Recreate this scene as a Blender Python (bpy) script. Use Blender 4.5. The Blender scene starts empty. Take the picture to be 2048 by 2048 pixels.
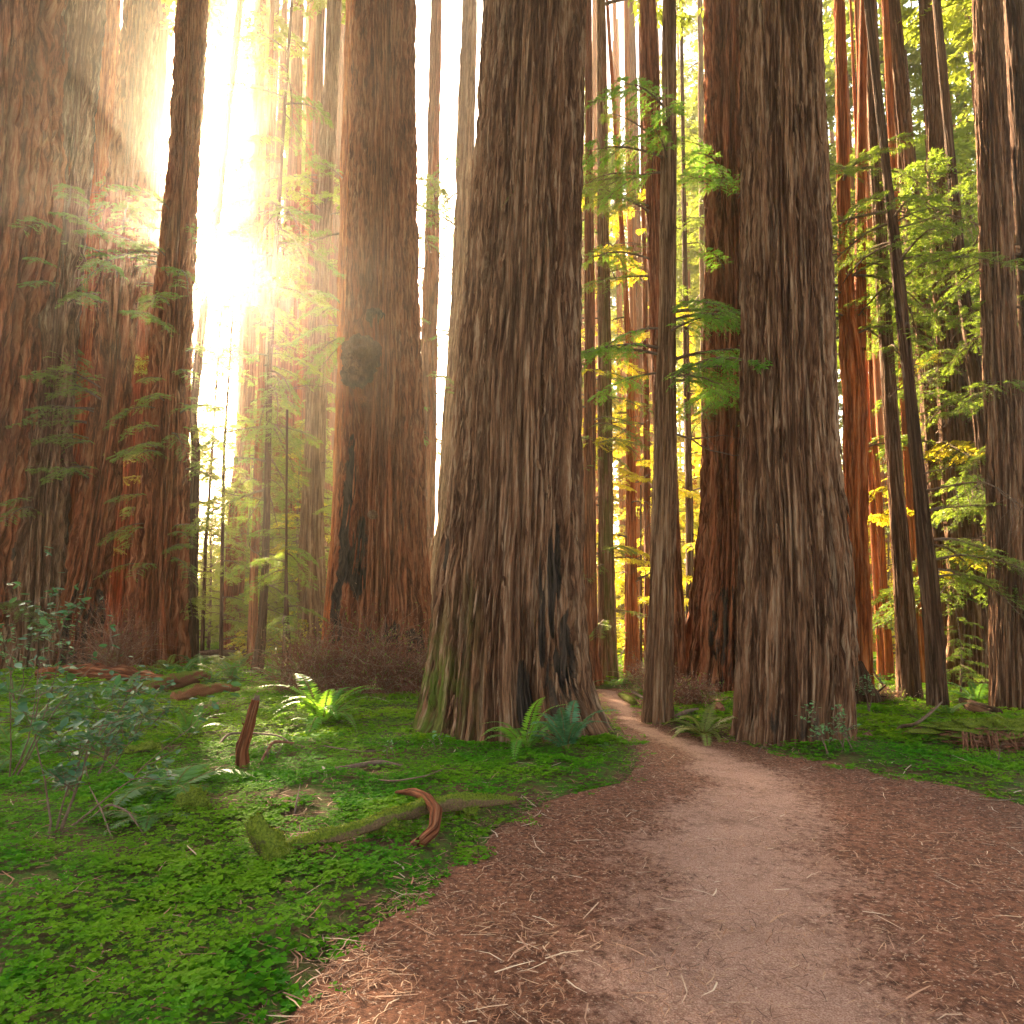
import bpy, math
import numpy as np
from mathutils import Vector, Matrix
R_ = math.radians
SC = bpy.context.scene
COL = SC.collection
# ------------------------------------------------------------------ camera
F = 1365.0; HOR_PITCH = 6.0; SHIFT = 68.0; CAMZ = 1.6
cd = bpy.data.cameras.new('camera'); cam = bpy.data.objects.new('camera', cd); COL.objects.link(cam)
cam.location = (0, 0, CAMZ); cam.rotation_euler = (R_(90 + HOR_PITCH), 0, 0)
cd.sensor_width = 36; cd.lens = F / 2048 * 36; cd.shift_y = SHIFT / 2048
cd.clip_start = .05; cd.clip_end = 2000
SC.camera = cam
_p = R_(HOR_PITCH)
def ray(px, py):
    xc = (px - 1024) / F; yc = (1024 - py + SHIFT) / F
    return np.array([xc, math.cos(_p) - yc * math.sin(_p), math.sin(_p) + yc * math.cos(_p)])
def gp(px, py):                      # where a sight line meets flat ground
    d = ray(px, py); t = CAMZ / -d[2]; return np.array([d[0] * t, d[1] * t])
def wp(px, py, Y):                   # where it meets the upright plane at distance Y
    d = ray(px, py); t = Y / d[1]; return np.array([d[0] * t, Y, CAMZ + d[2] * t])
# ------------------------------------------------------------------ sky, sun, exposure
sd = ray(389, 500); sd /= np.linalg.norm(sd)
SUN_EL = math.asin(sd[2]); SUN_AZ = math.atan2(sd[0], sd[1])
W = bpy.data.worlds.new('World'); SC.world = W; W.use_nodes = True
nt = W.node_tree; nt.nodes.clear()
sky = nt.nodes.new('ShaderNodeTexSky'); sky.sky_type = 'NISHITA'; sky.sun_disc = False
sky.sun_elevation = SUN_EL; sky.sun_rotation = SUN_AZ; sky.dust_density = 2.5; sky.ozone_density = .6
bg = nt.nodes.new('ShaderNodeBackground'); bg.inputs['Strength'].default_value = .14
wo = nt.nodes.new('ShaderNodeOutputWorld')
wm = nt.nodes.new('ShaderNodeMix'); wm.data_type = 'RGBA'; wm.blend_type = 'MULTIPLY'; wm.inputs[0].default_value = 1; wm.inputs[7].default_value = (1, .85, .64, 1)
nt.links.new(sky.outputs[0], wm.inputs[6]); nt.links.new(wm.outputs[2], bg.inputs['Color']); nt.links.new(bg.outputs[0], wo.inputs['Surface'])
sl = bpy.data.lights.new('sun', 'SUN'); sl.energy = 5.0; sl.angle = R_(.5); sl.color = (1, .79, .50)
so = bpy.data.objects.new('sun', sl); COL.objects.link(so)
so.rotation_euler = Vector(sd).to_track_quat('Z', 'Y').to_euler(); so.location = (-20, 40, 40)
VS = SC.view_settings
SC.display_settings.display_device = 'sRGB'
VS.view_transform = 'Standard'; VS.look = 'None'; VS.gamma = 1; VS.exposure = 3.55; VS.use_curve_mapping = False
CY = SC.cycles
SC.render.engine = 'CYCLES'
CY.use_denoising = True; CY.denoiser = 'OPENIMAGEDENOISE'
CY.max_bounces = 8; CY.diffuse_bounces = 4; CY.glossy_bounces = 2; CY.transmission_bounces = 4; CY.volume_bounces = 1
CY.sample_clamp_indirect = 6; CY.use_adaptive_sampling = False
HAZE_DENSITY = .0015; HAZE_G = .87

# ------------------------------------------------------------------ noise
_G = np.array([[1,1,0],[-1,1,0],[1,-1,0],[-1,-1,0],[1,0,1],[-1,0,1],[1,0,-1],[-1,0,-1],[0,1,1],[0,-1,1],[0,1,-1],[0,-1,-1]], float)
def pn(x, y, z=0.0, seed=0):
    x, y, z = np.broadcast_arrays(np.asarray(x, float), np.asarray(y, float), np.asarray(z, float))
    xi = np.floor(x).astype(np.int64); yi = np.floor(y).astype(np.int64); zi = np.floor(z).astype(np.int64)
    xf = x - xi; yf = y - yi; zf = z - zi
    u = xf**3*(xf*(xf*6-15)+10); v = yf**3*(yf*(yf*6-15)+10); w = zf**3*(zf*(zf*6-15)+10)
    def g(a, b, c):
        h = ((xi+a)*374761393 + (yi+b)*668265263 + (zi+c)*2147483647 + seed*144269) & 0xffffffff
        h = ((h ^ (h >> 13)) * 1274126177) & 0xffffffff
        gr = _G[((h ^ (h >> 16)) % 12)]
        return gr[..., 0]*(xf-a) + gr[..., 1]*(yf-b) + gr[..., 2]*(zf-c)
    L = lambda a, b, t: a + (b-a)*t
    return L(L(L(g(0,0,0), g(1,0,0), u), L(g(0,1,0), g(1,1,0), u), v), L(L(g(0,0,1), g(1,0,1), u), L(g(0,1,1), g(1,1,1), u), v), w)
def sstep(a, b, x):
    t = np.clip((x-a)/(b-a), 0, 1); return t*t*(3-2*t)

# ------------------------------------------------------------------ mesh helpers
def mesh(name, V, Fq, mats, midx=None, smooth=True, attrs=None):
    V = np.asarray(V, np.float32); Fq = np.asarray(Fq, np.int32); k = Fq.shape[1]
    m = bpy.data.meshes.new(name)
    m.vertices.add(len(V)); m.vertices.foreach_set('co', V.ravel())
    m.loops.add(Fq.size); m.loops.foreach_set('vertex_index', Fq.ravel())
    m.polygons.add(len(Fq)); m.polygons.foreach_set('loop_start', np.arange(0, Fq.size, k, dtype=np.int32))
    for mt in mats: m.materials.append(mt)
    if midx is not None: m.polygons.foreach_set('material_index', np.asarray(midx, np.int32))
    m.polygons.foreach_set('use_smooth', np.full(len(Fq), smooth, bool))
    m.update(calc_edges=True)
    for an, (ty, arr) in (attrs or {}).items():
        a = m.attributes.new(an, ty, 'POINT')
        a.data.foreach_set('vector' if ty == 'FLOAT_VECTOR' else 'color' if ty == 'FLOAT_COLOR' else 'value', np.asarray(arr, np.float32).ravel())
    return m
def obj(name, me, parent=None, loc=(0,0,0), rot=(0,0,0), scale=(1,1,1), **props):
    o = bpy.data.objects.new(name, me); COL.objects.link(o)
    if parent: o.parent = parent
    o.location = loc; o.rotation_euler = rot; o.scale = scale
    for k, v in props.items(): o[k] = v
    return o
def thing(name, label, cat, loc, group=None, me=None, rot=(0,0,0), scale=(1,1,1)):
    o = obj(name, me, None, loc, rot, scale, label=label, category=cat)
    if group: o['group'] = group
    return o
class MB:                            # collects quads, builds one mesh
    def __init__(s): s.V=[]; s.F=[]; s.M=[]; s.n=0
    def add(s, V, Fq, m=0):
        V = np.asarray(V, float).reshape(-1,3); s.V.append(V); s.F.append(np.asarray(Fq)+s.n); s.M.append(np.full(len(Fq), m)); s.n += len(V)
    def mesh(s, name, mats, smooth=True):
        V = np.vstack(s.V); return mesh(name, V, np.vstack(s.F), mats, np.concatenate(s.M), smooth)
def unit(a): return a/np.maximum(np.linalg.norm(a, axis=-1, keepdims=True), 1e-9)
def tube(P, r, sides=5, cap=True):
    P = np.asarray(P, float); n = len(P); r = np.broadcast_to(r, n).astype(float).copy()
    if cap:
        P = np.vstack([P[:1], P, P[-1:]]); r = np.concatenate([[r[0]*.02], r, [r[-1]*.02]]); n += 2
    T = unit(np.gradient(P, axis=0)); T[np.linalg.norm(T, axis=1) < .5] = [0,0,1]
    if cap: T[0] = T[1]; T[-1] = T[-2]
    ref = np.array([0,0,1.]) if abs(T[n//2][2]) < .8 else np.array([1.,0,0])
    A = unit(np.cross(T, ref)); B = np.cross(T, A)
    a = np.linspace(0, 2*math.pi, sides, endpoint=False)
    V = P[:,None] + r[:,None,None]*(np.cos(a)[None,:,None]*A[:,None] + np.sin(a)[None,:,None]*B[:,None])
    i = np.arange(n-1)[:,None]*sides; j = np.arange(sides)[None]; j2 = (j+1) % sides
    Fq = np.stack([i+j, i+j2, i+sides+j2, i+sides+j], -1).reshape(-1,4)
    return V.reshape(-1,3), Fq
def rhombi(p, d, n, l, w, fold=.12, mid=.42):
    d = unit(d); s = unit(np.cross(d, n)); n = np.cross(s, d)
    l = np.broadcast_to(l, len(p))[:,None]; w = np.broadcast_to(w, len(p))[:,None]
    V = np.stack([p, p+mid*l*d+.5*w*s+fold*w*n, p+l*d, p+mid*l*d-.5*w*s+fold*w*n], 1).reshape(-1,3)
    return V, np.arange(len(p)*4).reshape(-1,4)

# ------------------------------------------------------------------ materials
def newmat(name):
    m = bpy.data.materials.new(name); m.use_nodes = True; t = m.node_tree; t.nodes.clear(); return m, t
def N(t, ty, **kw):
    n = t.nodes.new(ty)
    for k, v in kw.items():
        if k[0] == '_': n.inputs[k[1:].replace('_', ' ')].default_value = v
        else: setattr(n, k, v)
    return n
def mix(t, fac, a, b):
    n = t.nodes.new('ShaderNodeMix'); n.data_type = 'RGBA'
    for s, v in ((0, fac), (6, a), (7, b)):
        if hasattr(v, 'is_output'): t.links.new(v, n.inputs[s])
        else: n.inputs[s].default_value = (*v, 1) if isinstance(v, tuple) and len(v) == 3 else v
    return n.outputs[2]
def ramp(t, f, a, b):
    n = t.nodes.new('ShaderNodeMapRange'); n.interpolation_type = 'SMOOTHSTEP'; n.inputs[1].default_value = a; n.inputs[2].default_value = b
    t.links.new(f, n.inputs[0]); return n.outputs[0]
def vmul(t, v, s):
    n = t.nodes.new('ShaderNodeVectorMath'); n.operation = 'MULTIPLY'; t.links.new(v, n.inputs[0]); n.inputs[1].default_value = s; return n.outputs[0]
def noise(t, v, scale, detail=4, rough=.55, dist=0):
    n = t.nodes.new('ShaderNodeTexNoise'); n.inputs['Scale'].default_value = scale; n.inputs['Detail'].default_value = detail
    n.inputs['Roughness'].default_value = rough; n.inputs['Distortion'].default_value = dist; t.links.new(v, n.inputs['Vector']); return n.outputs['Fac']
def principled(t, col, rough=.85, spec=.25, bump=None, bs=.5, bd=.02):
    p = t.nodes.new('ShaderNodeBsdfPrincipled'); p.inputs['Roughness'].default_value = rough; p.inputs['Specular IOR Level'].default_value = spec
    if hasattr(col, 'is_output'): t.links.new(col, p.inputs['Base Color'])
    else: p.inputs['Base Color'].default_value = (*col, 1)
    if bump is not None:
        b = t.nodes.new('ShaderNodeBump'); b.inputs['Strength'].default_value = bs; b.inputs['Distance'].default_value = bd
        t.links.new(bump, b.inputs['Height']); t.links.new(b.outputs[0], p.inputs['Normal'])
    return p
def out(t, sh):
    o = t.nodes.new('ShaderNodeOutputMaterial'); t.links.new(sh, o.inputs['Surface'])
def mathn(t, op, a, b):
    n = t.nodes.new('ShaderNodeMath'); n.operation = op
    for i, v in enumerate((a, b)):
        if hasattr(v, 'is_output'): t.links.new(v, n.inputs[i])
        else: n.inputs[i].default_value = v
    return n.outputs[0]
def bark_mat(name, c1, c2, c3, inner_shade, bd=.03):
    m, t = newmat(name)
    co = N(t, 'ShaderNodeAttribute', attribute_name='barkco').outputs['Vector']
    bk = N(t, 'ShaderNodeAttribute', attribute_name='bark')
    sep = N(t, 'ShaderNodeSeparateColor'); t.links.new(bk.outputs['Color'], sep.inputs[0])
    big = noise(t, vmul(t, co, (1,1,.12)), 1.6, 4, .6)
    fib = noise(t, vmul(t, co, (1,1,.04)), 24, 9, .78, .1)
    crk = noise(t, vmul(t, co, (1,1,.055)), 6.5, 9, .62, .25)
    fine = noise(t, vmul(t, co, (1,1,.2)), 70, 5, .75)
    pat = noise(t, vmul(t, co, (1,1,.22)), 7, 7, .7)
    c = mix(t, ramp(t, big, .35, .65), c1, c2)
    c = mix(t, mathn(t, 'MULTIPLY', ramp(t, fib, .50, .60), .8), c, c3)
    c = mix(t, mathn(t, 'MULTIPLY', ramp(t, fib, .5, .42), .8), c, tuple(x*.3 for x in c1))
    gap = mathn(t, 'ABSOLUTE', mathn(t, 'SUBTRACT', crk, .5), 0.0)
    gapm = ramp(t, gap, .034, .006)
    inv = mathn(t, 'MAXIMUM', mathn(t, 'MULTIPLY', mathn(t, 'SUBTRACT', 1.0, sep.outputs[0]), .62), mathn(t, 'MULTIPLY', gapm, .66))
    c = mix(t, inv, c, inner_shade)  # reddish inner bark, darkened further to paint shade into furrows and cracks
    mo = mathn(t, 'MULTIPLY', sep.outputs[1], ramp(t, pat, .38, .58))
    mo = mathn(t, 'MULTIPLY', mo, ramp(t, sep.outputs[0], .15, .7))
    c = mix(t, mo, c, mix(t, fine, (.035,.055,.008), (.13,.16,.02)))
    ch = ramp(t, mathn(t, 'ADD', sep.outputs[2], mathn(t, 'MULTIPLY', mathn(t, 'SUBTRACT', mathn(t, 'ADD', pat, mathn(t, 'MULTIPLY', fib, .6)), .8), 2.2)), .42, .68)
    ch = mathn(t, 'MULTIPLY', ch, ramp(t, sep.outputs[2], .02, .2))
    c = mix(t, ch, c, mix(t, ramp(t, fib, .4, .62), (.004,.0035,.003), (.075,.05,.038)))
    h = mathn(t, 'SUBTRACT', mathn(t, 'ADD', mathn(t, 'MULTIPLY', fib, .9), mathn(t, 'MULTIPLY', fine, .4)), mathn(t, 'MULTIPLY', gapm, .9))
    p = principled(t, c, .9, .12, h, 1.0, bd); out(t, p.outputs[0]); return m
BK = {
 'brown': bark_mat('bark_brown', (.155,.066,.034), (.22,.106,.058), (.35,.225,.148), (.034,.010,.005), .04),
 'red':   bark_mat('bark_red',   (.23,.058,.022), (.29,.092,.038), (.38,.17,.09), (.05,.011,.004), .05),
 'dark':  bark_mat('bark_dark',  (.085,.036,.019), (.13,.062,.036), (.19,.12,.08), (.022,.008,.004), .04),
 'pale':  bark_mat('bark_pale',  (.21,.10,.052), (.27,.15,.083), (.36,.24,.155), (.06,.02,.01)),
 'orange':bark_mat('bark_orange_sunglow',(.42,.095,.022), (.48,.13,.035), (.52,.23,.10), (.13,.022,.005)),  # orange back-glow of the sun put into the bark colour
}
def leaf_mat(name, c1, c2, tr, tw=.5, rough=.45, spec=.4, patch=None):
    m, t = newmat(name)
    g = N(t, 'ShaderNodeNewGeometry'); oi = N(t, 'ShaderNodeObjectInfo')
    c = mix(t, g.outputs['Random Per Island'], c1, c2)
    if patch:
        tco = N(t, 'ShaderNodeTexCoord').outputs['Object']; c = mix(t, mathn(t, 'MULTIPLY', ramp(t, noise(t, tco, .7, 5, .65), .42, .62), .7), c, patch)
    hs = N(t, 'ShaderNodeHueSaturation'); t.links.new(c, hs.inputs['Color'])
    v = t.nodes.new('ShaderNodeMapRange'); v.inputs[3].default_value = .75; v.inputs[4].default_value = 1.3; t.links.new(oi.outputs['Random'], v.inputs[0])
    t.links.new(v.outputs[0], hs.inputs['Value'])
    p = principled(t, hs.outputs[0], rough, spec)
    tl = N(t, 'ShaderNodeBsdfTranslucent'); tl.inputs['Color'].default_value = (*tr, 1)
    tc = mix(t, .7, hs.outputs[0], tr); t.links.new(tc, tl.inputs['Color'])
    ms = N(t, 'ShaderNodeMixShader'); ms.inputs[0].default_value = tw
    t.links.new(p.outputs[0], ms.inputs[1]); t.links.new(tl.outputs[0], ms.inputs[2]); out(t, ms.outputs[0]); return m
LM = {
 'conifer': leaf_mat('needles_green', (.06,.115,.02), (.10,.16,.028), (.30,.40,.03), .5),
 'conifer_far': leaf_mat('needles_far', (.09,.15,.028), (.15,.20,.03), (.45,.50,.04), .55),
 'spray': leaf_mat('needles_bright', (.05,.17,.015), (.10,.24,.02), (.28,.50,.03), .5),
 'sorrel': leaf_mat('sorrel_leaf', (.012,.11,.004), (.085,.26,.008), (.14,.36,.008), .35, .7, .04, (.16,.27,.01)),
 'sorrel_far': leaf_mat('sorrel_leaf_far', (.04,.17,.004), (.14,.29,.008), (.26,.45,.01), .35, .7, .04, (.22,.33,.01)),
 'fern': leaf_mat('fern_green', (.035,.12,.022), (.07,.17,.03), (.15,.30,.03), .4, .45, .4),
 'fern_yellow': leaf_mat('fern_yellow', (.11,.15,.03), (.18,.21,.04), (.32,.38,.05), .4),
 'fern_blue': leaf_mat('fern_blue', (.03,.11,.045), (.06,.16,.065), (.10,.24,.06), .35, .4, .5),
 'shrub': leaf_mat('shrub_leaf', (.025,.075,.04), (.05,.12,.06), (.09,.22,.04), .3, .45, .4),
 'shrub_light': leaf_mat('shrub_leaf_light', (.06,.17,.06), (.12,.26,.10), (.2,.36,.08), .35, .4, .5),
 'sun_gold': leaf_mat('leaves_sun_gold', (.17,.18,.014), (.34,.26,.015), (.85,.70,.03), .62),  # yellow sunlight on the foliage put into the leaf colour
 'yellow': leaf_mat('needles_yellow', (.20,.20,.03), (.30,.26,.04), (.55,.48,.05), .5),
}
def plain(name, c1, c2, scale=12, rough=.9, bs=.6, stretch=(1,1,1), bd=.01, coord='Object'):
    m, t = newmat(name)
    tc = N(t, 'ShaderNodeTexCoord').outputs[coord]
    n1 = noise(t, vmul(t, tc, stretch), scale, 6, .65); n2 = noise(t, vmul(t, tc, stretch), scale*5, 4, .7)
    c = mix(t, ramp(t, n1, .3, .7), c1, c2)
    p = principled(t, c, rough, .2, mathn(t, 'ADD', n1, mathn(t, 'MULTIPLY', n2, .5)), bs, bd); out(t, p.outputs[0]); return m
WOOD = plain('twig_wood', (.09,.05,.035), (.17,.11,.08), 20)
REDWOOD = plain('root_red', (.10,.032,.018), (.24,.10,.055), 14, .8, 1.0, (1,1,1), .03)
RACHIS = plain('fern_stem', (.12,.10,.03), (.2,.12,.05), 10)
def litter_mat(name, cols, rough=.8):
    m, t = newmat(name)
    g = N(t, 'ShaderNodeNewGeometry'); cr = N(t, 'ShaderNodeValToRGB'); cr.color_ramp.interpolation = 'CONSTANT'
    e = cr.color_ramp.elements; e[0].position = 0; e[0].color = (*cols[0], 1); e[1].position = 1/len(cols); e[1].color = (*cols[1], 1)
    for i, c in enumerate(cols[2:], 2):
        x = e.new(i/len(cols)); x.color = (*c, 1)
    t.links.new(g.outputs['Random Per Island'], cr.inputs[0])
    p = principled(t, cr.outputs[0], rough, .25); out(t, p.outputs[0]); return m
LITTER = litter_mat('litter', [(.16,.07,.045),(.26,.12,.07),(.09,.04,.028),(.22,.10,.06),(.38,.23,.15),(.12,.055,.035),(.30,.15,.09)])
LITTER_PALE = litter_mat('litter_pale', [(.42,.28,.20),(.33,.18,.12),(.48,.36,.27),(.28,.14,.09)])
def moss_wood(name, wood, k):
    m, t = newmat(name)
    tc = N(t, 'ShaderNodeTexCoord').outputs['Object']; g = N(t, 'ShaderNodeNewGeometry')
    sp = N(t, 'ShaderNodeSeparateXYZ'); t.links.new(g.outputs['Normal'], sp.inputs[0])
    n1 = noise(t, tc, 5, 5, .6); n2 = noise(t, tc, 60, 5, .7)
    up = mathn(t, 'ADD', mathn(t, 'MULTIPLY', sp.outputs[2], .35), n1)
    c = mix(t, ramp(t, n2, .3, .7), tuple(x*.55 for x in wood), wood)
    mc = mix(t, ramp(t, n2, .3, .7), (.04,.06,.008), (.17,.20,.02))
    c = mix(t, ramp(t, up, k, k+.14), c, mc)
    p = principled(t, c, .95, .1, n2, .9, .02); out(t, p.outputs[0]); return m
MOSSY = moss_wood('mossy_wood', (.19,.115,.065), .50)
MOSS = moss_wood('moss_thick', (.10,.07,.04), .30)

# ------------------------------------------------------------------ ground
path_rows = [(1900,660,2700),(1800,810,2480),(1707,925,2260),(1650,985,2150),(1600,1075,2030),(1580,1180,1960),(1560,1240,1850),
 (1540,1262,1740),(1520,1272,1640),(1505,1270,1560),(1490,1262,1500),(1475,1252,1425),(1460,1238,1350),(1446,1225,1310),
 (1430,1212,1294),(1410,1198,1290),(1395,1186,1284),(1382,1176,1262),(1376,1150,1236)]
PL = np.array([gp(a, y) for y, a, b in path_rows]); PR = np.array([gp(b, y) for y, a, b in path_rows])
PL = np.vstack([[-1.6,-8],[-1.5,0],[-1.25,1.5], PL]); PR = np.vstack([[7,-8],[6,0],[4.5,1.5], PR])
def resample(P, n):
    d = np.concatenate([[0], np.cumsum(np.linalg.norm(np.diff(P, axis=0), axis=1))]); s = np.linspace(0, 1, len(P))
    t = np.linspace(0, 1, n); return np.stack([np.interp(t, s, P[:,0]), np.interp(t, s, P[:,1])], 1)
PLf, PRf = resample(PL, 260), resample(PR, 260)
for P in (PLf, PRf):
    for _ in range(3): P[1:-1] = (P[:-2]+2*P[1:-1]+P[2:])/4
wob = lambda P, s: P + np.stack([pn(P[:,0]*1.6, P[:,1]*1.6, 0, s), pn(P[:,0]*1.6, P[:,1]*1.6, 5, s)], 1)*.12
PLf, PRf = wob(PLf, 3), wob(PRf, 4)
POLY = np.vstack([PLf, PRf[::-1]])
def sdf(x, y):                       # signed distance to the path outline (negative inside)
    x = np.asarray(x, float).ravel(); y = np.asarray(y, float).ravel(); P = POLY[::2]; Q = np.roll(P, -1, 0)
    D = np.full(len(x), 1e9); ins = np.zeros(len(x), bool)
    for (ax, ay), (bx, by) in zip(P, Q):
        ex, ey = bx-ax, by-ay; L = ex*ex+ey*ey+1e-12
        t = np.clip(((x-ax)*ex+(y-ay)*ey)/L, 0, 1); D = np.minimum(D, (x-ax-t*ex)**2+(y-ay-t*ey)**2)
        c = ((ay > y) != (by > y)) & (x < (bx-ax)*(y-ay)/(by-ay+1e-12)+ax); ins ^= c
    D = np.sqrt(D); return np.where(ins, -D, D)
def hill(x, y):
    h = .09*pn(x*.35, y*.35, 0, 1) + .05*pn(x*1.1, y*1.1, 0, 2) + .022*pn(x*3.1, y*3.1, 0, 7)
    h = h*sstep(0, 3, np.hypot(x, y)) + .25*pn(x*.05, y*.05, 3, 5)*sstep(14, 40, y)
    h = h + .22*np.exp(-((x-6.3)**2/1.2+(y-9.0)**2/.35))          # root mound at the right edge
    h = h + .10*np.exp(-((x+2.6)**2/2.0+(y-6.2)**2/.8))
    return h
def ground_z(x, y):
    x = np.atleast_1d(np.asarray(x, float)); y = np.atleast_1d(np.asarray(y, float))
    s = sdf(x, y).reshape(x.shape); k = sstep(-.05, .8, s)
    return (hill(x, y)*k + .055*sstep(0, .25, s) - .02*sstep(.6, 1.6, s))
def gz(x, y): return float(ground_z(x, y)[0])
def gh(px, py):                      # where a sight line meets the real ground
    d = ray(px, py); z = 0.05
    for _ in range(6):
        t = (CAMZ-z)/-d[2]; z = .5*z+.5*gz(d[0]*t, d[1]*t)
    t = (CAMZ-z)/-d[2]; return np.array([d[0]*t, d[1]*t])
def grid(xs, ys, zf):
    X, Y = np.meshgrid(xs, ys); Z = zf(X, Y); n = len(xs)
    i = np.arange(len(ys)-1)[:,None]*n + np.arange(n-1)[None]
    return np.stack([X, Y, Z], -1).reshape(-1,3), np.stack([i, i+1, i+n+1, i+n], -1).reshape(-1,4)
def graded(a, b, n, p=2.2):
    t = np.linspace(-1, 1, n); v = np.sign(t)*abs(t)**p; return np.where(v < 0, -v*a, v*b)
xs = graded(-160, 160, 260); ys = np.concatenate([np.linspace(-60, 1.5, 14), 1.6+np.linspace(0, 1, 300)**2.4*260])
def gzz(X, Y):
    s = sdf(X, Y).reshape(X.shape); k = sstep(-.05, .8, s)
    return hill(X, Y)*k + .055*sstep(0, .25, s) - .02*sstep(.6, 1.6, s) - .05*sstep(.02, -.12, s)
V, Fq = grid(xs, ys, gzz)
m, t = newmat('forest_floor')
co = N(t, 'ShaderNodeTexCoord').outputs['Object']
n1 = noise(t, co, .9, 5, .6); n2 = noise(t, co, 14, 6, .7); n3 = noise(t, co, 60, 5, .7)
c = mix(t, ramp(t, n2, .3, .7), (.06,.028,.018), (.15,.075,.045))
gcol = mix(t, ramp(t, n3, .3, .7), (.018,.07,.006), (.06,.16,.010))
c = mix(t, mathn(t, 'MULTIPLY', ramp(t, n1, .36, .56), ramp(t, n2, .35, .6)), c, gcol)
p = principled(t, c, .95, .1, mathn(t, 'ADD', n2, mathn(t, 'MULTIPLY', n3, .5)), .8, .03); out(t, p.outputs[0])
obj('ground', mesh('ground', V, Fq, [m]), kind='structure')
# path strip
na = 61; tt = np.linspace(0, 1, na)
nz = len(PLf)
S = PLf[:,None]*(1-tt)[None,:,None] + PRf[:,None]*tt[None,:,None]
zz = .012*pn(S[...,0]*1.3, S[...,1]*1.3, 0, 9) + .006*pn(S[...,0]*6, S[...,1]*6, 0, 10)
e = np.minimum(tt, 1-tt)[None]; zz = zz - .05*sstep(.02, 0, e) - .02
zz = zz + .03*sstep(.25, 0, e)
V = np.concatenate([S, zz[...,None]], -1).reshape(-1,3)
i = np.arange(nz-1)[:,None]*na + np.arange(na-1)[None]; Fq = np.stack([i, i+1, i+na+1, i+na], -1).reshape(-1,4)
dist = S[...,1]
cen = np.interp(dist, [3, 5, 8, 11, 20], [.40, .40, .47, .5, .5]); wd = np.interp(dist, [3, 8, 20], [.20, .25, .34])
packed = np.exp(-((tt[None]-cen)/wd)**2*1.3)
m, t = newmat('path_dirt')
co = N(t, 'ShaderNodeTexCoord').outputs['Object']; at = N(t, 'ShaderNodeAttribute', attribute_name='packed').outputs['Fac']
n1 = noise(t, co, 1.7, 5, .6); n2 = noise(t, co, 22, 6, .75); n3 = noise(t, co, 120, 4, .7)
loose = mix(t, ramp(t, n2, .32, .68), (.055,.020,.012), (.25,.10,.058))
hard = mix(t, ramp(t, n3, .3, .7), (.22,.10,.072), (.50,.31,.24))
k = ramp(t, mathn(t, 'ADD', at, mathn(t, 'MULTIPLY', mathn(t, 'SUBTRACT', mathn(t, 'ADD', n1, mathn(t, 'MULTIPLY', n2, 1.1)), 1.05), 1.5)), .3, 1.0)
c = mix(t, k, loose, hard)
c = mix(t, mathn(t, 'MULTIPLY', ramp(t, noise(t, co, 3.3, 6, .7), .5, .68), .45), c, (.10,.042,.026))
c = mix(t, mathn(t, 'MULTIPLY', ramp(t, noise(t, co, 45, 3, .6), .60, .66), .6), c, (.55,.38,.29))
p = principled(t, c, .95, .15, mathn(t, 'ADD', n2, n3), .9, .02); out(t, p.outputs[0])
obj('path', mesh('path', V, Fq, [m], attrs={'packed': ('FLOAT', packed.ravel())}), kind='structure')

# ------------------------------------------------------------------ branches
def gen_branch(seed, L=2.0, ntw=26, nl=16, ll=.035, lw=.011, twl=.55, droop=.35, sub=True, wood=True, lmat=1):
    rng = np.random.default_rng(seed); b = MB()
    s = np.linspace(0, 1, 10)
    bend = rng.uniform(-.25, .25)
    P = np.stack([s*L*.95, bend*L*s**2*.5, L*(.12*s - droop*s**2)], 1) + rng.normal(0, .012*L, (10,3))*s[:,None]
    if wood: b.add(*tube(P, .018*L*(1-s)*.8+.004, 5, False), 0)
    lp, ld, ln = [], [], []
    for i in range(ntw):
        f = .12 + .86*(i+rng.uniform(0,1))/ntw
        p0 = np.array([np.interp(f, s, P[:,k]) for k in range(3)])
        side = 1 if i % 2 else -1
        a = side*rng.uniform(.7, 1.25); tl = twl*L*.5*(.35+.65*math.sin(min(1,(1-f)*1.1+.25)*1.6))*rng.uniform(.7,1.15)
        d = np.array([math.cos(a), math.sin(a), rng.uniform(-.35,.1)])
        u = np.linspace(0, 1, 5)
        Q = p0 + u[:,None]*d*tl + np.array([0,0,-1])*(u[:,None]**2)*tl*rng.uniform(.15,.5)
        if wood: b.add(*tube(Q, .004*(1-u)+.0015, 3, False), 0)
        paths = [(Q, 1.0)]
        if sub:
            for q in range(3):
                fs = rng.uniform(.2,.85); s0 = np.array([np.interp(fs, u, Q[:,k]) for k in range(3)])
                sa = a + rng.choice([-1,1])*rng.uniform(.5,.9); sl_ = tl*(1-fs)*rng.uniform(.6,1)
                d2 = np.array([math.cos(sa), math.sin(sa), rng.uniform(-.4,0)])
                paths.append((s0 + u[:,None]*d2*sl_ + np.array([0,0,-1])*(u[:,None]**2)*sl_*.3, .7))
        nrm = unit(np.array([rng.uniform(-.5,.5), rng.uniform(-.5,.5), 1]))
        for Qp, w in paths:
            n = int(nl*w); uu = (np.arange(n)+.5)/n
            pt = np.stack([np.interp(uu, u, Qp[:,k]) for k in range(3)], 1)
            T = unit(Qp[-1]-Qp[0]); Sd = unit(np.cross(nrm, T))
            for sg in (-1, 1):
                lp.append(pt); ld.append(T*.75 + sg*Sd*.8 + rng.normal(0,.22,(n,3))); ln.append(nrm + rng.normal(0,.45,(n,3)))
    lp = np.vstack(lp); ld = np.vstack(ld); ln = np.vstack(ln)
    b.add(*rhombi(lp, ld, ln, ll*rng.uniform(.7,1.3,len(lp)), lw*rng.uniform(.8,1.2,len(lp))), lmat)
    return b
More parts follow.
